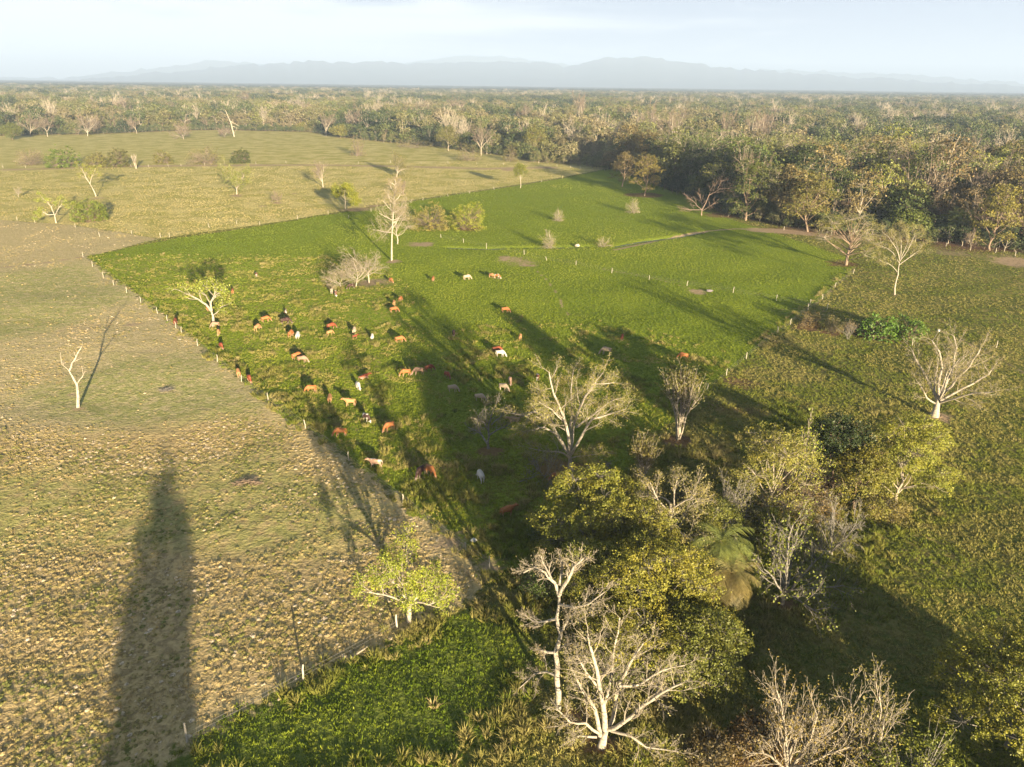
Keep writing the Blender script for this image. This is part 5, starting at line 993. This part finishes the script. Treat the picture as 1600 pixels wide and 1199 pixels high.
# feet x, y (photo), heading (0 = right, 90 = away, 180 = left, 270 = towards the viewer), pose, colour, size, label
COWS = [
 (401, 432, 280, 'stand_p', BR, .9, 'brown and white calf-sized cow standing alone high on the left of the pasture'),
 (364, 459, 85, 'graze', OR, .9, 'orange-red cow seen from behind, just right of the umbrella-shaped tree crown'),
 (325, 486, 100, 'graze', OR, .9, 'orange cow half hidden behind the trunk of the umbrella-shaped tree'),
 (275, 508, 80, 'graze', RD, 1, 'dark red cow behind the fence post nearest the stubble corner'),
 (337, 513, 170, 'graze', TN, .9, 'pinkish tan cow at the foot of the umbrella-shaped tree'),
 (342, 524, 260, 'graze', LO, .9, 'light orange cow just below the trunk of the umbrella-shaped tree'),
 (346, 545, 285, 'graze', RD, .9, 'dark red cow by the fence below the umbrella-shaped tree'),
 (403, 518, 50, 'graze', LO, 1, 'light orange cow facing away right, lower left of two orange cows'),
 (416, 505, 5, 'graze', OR, 1, 'orange cow side-on facing right, above the other orange cow'),
 (447, 492, 80, 'stand_p', BR, .7, 'small brown and white calf behind the dark brown cow'),
 (447, 508, 0, 'graze', DB, 1.1, 'dark brown cow side-on among orange cows'),
 (455, 527, 60, 'graze', OR, 1, 'orange cow standing right beside the white one, left of it'),
 (466, 530, 75, 'graze', WH, 1, 'white cow seen from behind beside an orange cow, left herd'),
 (464, 561, 20, 'graze', OR, 1, 'orange cow behind a tan cow, lower left herd'),
 (473, 566, 340, 'graze', TN, 1, 'tan cow overlapping an orange one, lower left herd'),
 (518, 514, 20, 'graze', RD, 1, 'reddish orange cow with a lighter calf in front of it'),
 (516, 524, 30, 'graze', LO, .8, 'light orange calf in front of the reddish orange cow'),
 (373, 588, 95, 'graze', LO, 1, 'light orange cow seen from behind at a fence post on the stubble edge'),
 (390, 596, 280, 'graze', RD, .95, 'red cow just right of a fence post on the stubble edge'),
 (519, 460, 260, 'stand_p', CR, 1, 'cream and brown cow at left end of the dead tree clump'),
 (525, 464, 275, 'graze_p', BR, 1, 'brown cow with white patches touching the cream one by the dead tree clump'),
 (549, 453, 200, 'graze', DB, 1, 'dark brown cow in the shade under the dead tree clump'),
 (611, 441, 300, 'graze', OR, .95, 'orange cow at the right end of the dead tree clump'),
 (626, 472, 60, 'graze', OR, .85, 'small orange cow, rearmost of three right of the dead clump'),
 (616, 479, 85, 'graze', LO, .9, 'light orange cow seen from behind, middle of three'),
 (616, 489, 5, 'graze', OR, 1, 'orange cow side-on facing right, front of three'),
 (554, 521, 80, 'graze', CR, 1, 'cream white cow standing over a small red calf'),
 (555, 529, 10, 'stand', RD, .6, 'small red calf in front of the cream white cow'),
 (582, 530, 80, 'graze', WH, .8, 'slim white cow seen from behind, right of the small red calf'),
 (625, 535, 5, 'graze', OR, 1, 'orange cow facing right beside the large tree shadow'),
 (709, 526, 270, 'graze', DB, .9, 'dark brown cow alone in the large tree shadow'),
 (486, 614, 190, 'graze', OR, 1, 'orange cow grazing side-on facing left, nearest the fence'),
 (516, 628, 80, 'graze', LO, .95, 'orange cow with pale legs seen from behind, left of a light cow'),
 (547, 634, 175, 'stand', LO, 1, 'light orange cow side-on facing left with head up'),
 (560, 608, 285, 'graze', WH, .9, 'white cow facing the viewer in front of a red lying cow'),
 (569, 593, 20, 'lie', RD, 1, 'red cow lying down just behind the white one'),
 (573, 658, 300, 'graze_p', DB, .95, 'dark brown cow with white head among yellow tufts'),
 (608, 674, 220, 'graze', OR, 1.05, 'orange cow grazing down left on a sunlit strip'),
 (532, 682, 178, 'graze', OR, 1, 'orange-brown cow side-on facing left close to the stubble fence'),
 (634, 589, 195, 'graze', OR, 1, 'orange cow grazing left, first of three in a row in shade'),
 (654, 587, 190, 'graze', TN, 1.05, 'greyish pink cow, second of three in a row in shade'),
 (671, 582, 20, 'graze', RD, .95, 'dark red cow, third of three in a row in shade'),
 (699, 592, 300, 'graze', RD, .9, 'red cow facing down right, alone right of the row of three'),
 (708, 614, 345, 'graze', CR, .95, 'cream cow facing right below the lone red cow'),
 (750, 628, 340, 'graze', CR, .95, 'cream cow with orange head above the small grey bare tree'),
 (777, 553, 0, 'graze', RD, 1, 'red-orange cow directly behind the white cow'),
 (782, 559, 345, 'graze', WH, 1, 'white cow grazing right, directly in front of a red-orange cow'),
 (813, 532, 85, 'graze', LO, .85, 'light orange cow seen from behind above the white and red pair'),
 (787, 612, 325, 'graze', CR, 1, 'cream cow facing down right beside a pinkish brown one'),
 (797, 601, 275, 'graze', TN, .95, 'pinkish brown cow seen end-on just behind the cream one'),
 (840, 595, 275, 'stand_p', BR, .9, 'brown and white cow seen end-on left of the widest tree'),
 (587, 730, 170, 'stand_p', TN, 1, 'tan cow with dark rear and white legs by the nearest fence posts'),
 (657, 744, 240, 'graze', DB, 1.1, 'large dark brown cow grazing beside an orange one'),
 (673, 742, 300, 'graze', OR, 1.1, 'orange cow grazing down right beside the large dark brown cow'),
 (751, 752, 110, 'graze', WH, 1.05, 'white cow seen from behind, alone in shade below the small grey bare tree'),
 (872, 754, 183, 'graze', OR, 1.05, 'orange-brown cow facing left under the widest half-bare tree'),
 (793, 807, 15, 'stand', OR, 1, 'orange cow facing right, nearest of all the cattle'),
 (730, 439, 10, 'graze', CR, 1.05, 'cream cow facing right high in the pasture, alone'),
 (768, 436, 320, 'graze', LO, .95, 'light orange cow, left one of the far pair right of the cream cow'),
 (777, 437, 330, 'graze_p', OR, .95, 'orange cow, right one of the far pair right of the cream cow'),
 (790, 489, 350, 'graze', OR, 1, 'orange-red cow facing right, alone in sunlit grass'),
 (972, 531, 85, 'graze', RD, .85, 'red cow seen from behind, alone right of the cream cow'),
 (947, 554, 185, 'graze', CR, 1.15, 'large cream cow grazing left among dry tufts'),
 (1067, 562, 182, 'graze', OR, 1, 'orange-red cow farthest right, at the edge of the tree shadow'),
 (677, 439, 80, 'graze', OR, .9, 'orange-red cow seen from behind, alone right of the dead clump'),
 (803, 659, 190, 'lie', TN, 1, 'greyish pink cow lying behind a low limb of the widest tree'),
]
for (x, y, hd, pose, c_, s, lb) in COWS:
    nm = 'calf' if s < .75 else 'cow'
    o = link(bpy.data.objects.new(nm, CM[pose])); B = G(x, y); o.location = (B.x, B.y, (vnoise(np.array([[B.x, B.y]]), 2.3, 3)[0] - .5) * .12 + (vnoise(np.array([[B.x, B.y]]), 14, 4)[0] - .5) * .5)
    view = math.degrees(math.atan2(B.x, B.y)); o.rotation_euler = (0, 0, R(hd - view)); o.scale = (s * 1.02,) * 3
    k = random.uniform(.9, 1.1); o.color = (*[min(v * k, .9) for v in c_], 1); tag(o, lb, nm, 'cattle grazing in the green pasture')

# ------------------------------------------------------------------ fences
pm, nt = new_mat('post_wood'); t_ = N(nt, 'ShaderNodeTexCoord'); out_p(nt, mixc(nt, noise(nt, t_.outputs['Object'], 4, 3), (.26, .23, .17), (.46, .42, .34)), .9)
wm_, nt = new_mat('fence_wire'); out_p(nt, (.30, .28, .26), .5, None, spec=.4)
def gz(B): return (vnoise(np.array([[B.x, B.y]]), 2.3, 3)[0] - .5) * .12 + (vnoise(np.array([[B.x, B.y]]), 14, 4)[0] - .5) * .5
def post_mesh(seed, h=1.55, r=.075):
    rnd = random.Random(seed); pts = [(rnd.gauss(0, .02) + rnd.gauss(0, .02) * i, rnd.gauss(0, .02), -.25 + (h + .25) * i / 4) for i in range(5)]
    V, Q = tubes([(0, pts, r, r * .8)], (7,)); V = list(V); n = len(V); Q = list(map(tuple, Q)); V.append(pts[-1]); b = n - 7
    for i in range(0, 7, 2): Q.append((n, b + i, b + (i + 1) % 7, b + (i + 2) % 7))
    return mk_mesh('post', V, Q, [pm])
PM = [post_mesh(i) for i in range(5)]; PMB = [post_mesh(9 + i, 1.7, .10) for i in range(3)]
def fence(label, pxs, cat='fence', wires=3, big=1.0, bigposts=False):
    Bs = [G(*p) for p in pxs]; e = link(bpy.data.objects.new('wire_fence', None)); e.location = Bs[0]; tag(e, label, cat)
    for i, B in enumerate(Bs):
        m = random.choice(PMB if bigposts else PM); o = link(bpy.data.objects.new('post', m), e); o.location = (B.x - Bs[0].x, B.y - Bs[0].y, gz(B)); o.rotation_euler = (random.gauss(0, .06), random.gauss(0, .06), random.random() * 6)
        o.scale = (big, big, random.uniform(.85, 1.12) * (1 + (big - 1) * .3))
    for w in range(wires):
        h = .45 + .4 * w; pts = []
        for i, B in enumerate(Bs): pts.append((B.x - Bs[0].x, B.y - Bs[0].y, gz(B) + h))
        V, Q = tubes([(0, [a, tuple((a[k] + b[k]) / 2 - (.04 if k == 2 else 0) for k in range(3)), b], .007, .007) for a, b in zip(pts[:-1], pts[1:])], (3,))
        link(bpy.data.objects.new('wire', mk_mesh('wire', V, Q, [wm_])), e)
fence('post and wire fence between dry stubble and green cattle pasture', [(130, 402), (145, 417), (161, 433), (178, 446), (198, 459), (220, 473), (246, 490), (262, 502), (275, 514), (284, 523), (309, 541), (340, 566), (377, 596), (419, 627), (477, 669), (545, 720), (629, 784), (728, 862), (765, 888)])
fence('fence along the top of the green pasture with a corner by the stubble', [(251, 371), (265, 371), (327, 356), (370, 350), (406, 352), (465, 343), (513, 335), (545, 341), (580, 331), (610, 325), (642, 317), (661, 313), (700, 308), (734, 303), (772, 297), (814, 291), (846, 285), (879, 279)])
fence('fence on the far side of the pale dry triangle', [(-30, 341), (27, 345), (55, 349), (118, 356), (156, 371), (206, 366), (251, 371)])
fence('fence following the far farm track past the row of bushes', [(5, 263), (40, 262), (76, 261), (105, 260), (147, 261), (177, 261), (205, 261), (232, 261), (263, 260), (283, 260), (320, 259), (345, 259), (400, 257), (447, 255), (500, 256), (560, 257), (610, 255), (658, 256), (700, 256), (745, 257), (787, 258)], wires=2, big=1.3)
fence('fence crossing the middle of the green pasture', [(689, 372), (724, 379), (760, 387), (819, 399), (854, 407), (900, 415), (956, 427), (1014, 438), (1073, 448), (1145, 459), (1213, 470), (1265, 478), (1292, 485)])
fence('leaning fence down the right edge of the green pasture', [(1333, 428), (1304, 450), (1285, 467), (1262, 486), (1235, 508), (1215, 521), (1166, 562), (1135, 588), (1104, 610)])
fence('fence in front of the far forest corner', [(842, 256), (870, 260), (891, 263), (907, 264), (925, 265), (945, 268)], big=1.2)
fence('fence along the right-hand forest front', [(1225, 360), (1340, 372), (1430, 379), (1478, 385), (1555, 396), (1586, 401), (1640, 408)], big=1.2)
fence('low broken fence between stubble and the near green plot', [(293, 1162), (475, 1063), (620, 982)], wires=2, bigposts=True)
fence('fence posts standing in the upper right pasture', [(1434, 512), (1425, 541), (1556, 545)], wires=1)

# ------------------------------------------------------------------ small things
def smallthing(name, pxy, fn, mat, label, cat):
    B = G(*pxy); V, Q = fn(); o = link(bpy.data.objects.new(name, mk_mesh(name, V, Q, [mat], None, 0))); o.location = (B.x, B.y, gz(B)); tag(o, label, cat); return o
# fallen log beside the stubble corner
a, b = G(546, 1032), G(576, 1012); pts = [tuple(a + (b - a) * t + Vector((random.gauss(0, .04), random.gauss(0, .04), .12 + .1 * t)) - a) for t in (0, .25, .5, .75, 1)]
o = link(bpy.data.objects.new('fallen_log', mk_mesh('fallen_log', *tubes([(0, pts, .11, .07)], (8,)), [MATS['bark_pale']]))); o.location = a; tag(o, 'pale fallen log lying between the two foreground fence posts and the lime tree', 'log')
a, b = G(1296, 879), G(1315, 884); pts = [tuple(a + (b - a) * t + Vector((0, 0, .1)) - a) for t in (0, .5, 1)]
o = link(bpy.data.objects.new('fallen_log', mk_mesh('fallen_log', *tubes([(0, pts, .07, .04)], (6,)), [MATS['bark_pale']]))); o.location = a; tag(o, 'short grey fallen branch on the grass right of the tufted tree', 'log')
wh, nt = new_mat('white_plastic'); out_p(nt, (.48, .48, .46), .5)
def lump(rx, ry, rz, seed, n=8, m=5):
    r_ = np.random.default_rng(seed); V = []; Q = []
    for j in range(m):
        ph = j / (m - 1) * math.pi
        for i in range(n): th = i / n * 6.283; k = r_.uniform(.8, 1.15); V.append((rx * math.sin(ph) * math.cos(th) * k, ry * math.sin(ph) * math.sin(th) * k, rz * (math.cos(ph) + .7) * (k if 0 < j < m - 1 else 1)))
    for j in range(m - 1):
        for i in range(n): Q.append((j * n + i, (j + 1) * n + i, (j + 1) * n + (i + 1) % n, j * n + (i + 1) % n))
    return V, Q
smallthing('feed_sack', (740, 846), lambda: lump(.38, .28, .25, 4), wh, 'small white sack by the last fence post before the grove', 'sack')
rk, nt = new_mat('rock'); t_ = N(nt, 'ShaderNodeTexCoord'); out_p(nt, mixc(nt, noise(nt, t_.outputs['Object'], 3, 4), (.30, .25, .20), (.50, .42, .34)), .9)
smallthing('rock', (902, 386), lambda: lump(.9, .7, .5, 5), rk, 'pale rock on the creek bank between two dry sprouting shrubs', 'rock')
dk, nt = new_mat('charred'); t_ = N(nt, 'ShaderNodeTexCoord'); out_p(nt, mixc(nt, noise(nt, t_.outputs['Object'], 4, 3), (.05, .045, .045), (.22, .20, .20)), .95)
def sticks(rx, ry, h, n, seed):
    r_ = random.Random(seed); ps = []
    for i in range(n):
        a = r_.random() * 6.283; q = math.sqrt(r_.random()); x, y = rx * q * math.cos(a), ry * q * math.sin(a); z = h * (1 - q * q) * r_.random(); b = r_.random() * 6.283; L = r_.uniform(.3, 1.1)
        ps.append((0, [(x, y, z), (x + math.cos(b) * L * .5, y + math.sin(b) * L * .5, z + r_.uniform(0, .14)), (x + math.cos(b + .3) * L, y + math.sin(b + .3) * L, z + r_.uniform(-.05, .2))], r_.uniform(.015, .05), .012))
    return tubes(ps, (4,))
smallthing('brush_heap', (260, 609), lambda: sticks(1.0, .7, .4, 90, 6), MATS['bark_grey'], 'greyish brush heap on bare soil right of the bent forked tree', 'heap')
smallthing('brush_heap', (385, 754), lambda: sticks(1.7, .8, .4, 130, 7), MATS['bark_brown'], 'brownish heap of dead branches in the stubble beside the long shadow', 'heap')
smallthing('feed_trough', (1108, 457), lambda: lump(1.0, .5, .4, 8, 10, 5), dk, 'dark trough beside the muddy patch in the right of the green pasture', 'trough')
# pole with a white tank in the right pasture
B = G(1457, 533); e = link(bpy.data.objects.new('lamp_pole', None)); e.location = B; tag(e, 'thin pole topped by a white globe behind the big bare tree', 'pole')
Hp = height_at(B, 1462, 517); hd, rr_ = view_frame(B); lean = rr_ * (5 * depth(B) / F)
link(bpy.data.objects.new('pole', mk_mesh('pole', *tubes([(0, [(0, 0, 0), tuple(lean * .5 + Vector((0, 0, Hp * .5))), tuple(lean + Vector((0, 0, Hp)))], .06, .05)], (6,)), [MATS['bark_grey']])), e)
V, Q = lump(.30, .30, .30, 9, 10, 7); o = link(bpy.data.objects.new('globe', mk_mesh('globe', V, Q, [wh])), e); o.location = lean + Vector((0, 0, Hp - .1))

# ------------------------------------------------------------------ haze
def add_haze(dens):
    m, nt = new_mat('haze_air'); v = N(nt, 'ShaderNodeVolumePrincipled'); v.inputs['Color'].default_value = (.56, .73, 1.0, 1); v.inputs['Density'].default_value = dens
    v.inputs['Anisotropy'].default_value = .0; o = N(nt, 'ShaderNodeOutputMaterial'); nt.links.new(v.outputs[0], o.inputs['Volume'])
    x, y0, y1, z0, z1 = 24300, -260, 24300, -45, 780
    V = [(-x, y0, z0), (x, y0, z0), (x, y1, z0), (-x, y1, z0), (-x, y0, z1), (x, y0, z1), (x, y1, z1), (-x, y1, z1)]
    Q = [(0, 3, 2, 1), (4, 5, 6, 7), (0, 1, 5, 4), (1, 2, 6, 5), (2, 3, 7, 6), (3, 0, 4, 7)]
    me = mk_mesh('haze', V, Q, [m], smooth_n=0); tag(link(bpy.data.objects.new('haze', me)), 'thin pale air haze over the plain', kind='stuff')
add_haze(1.1e-4)
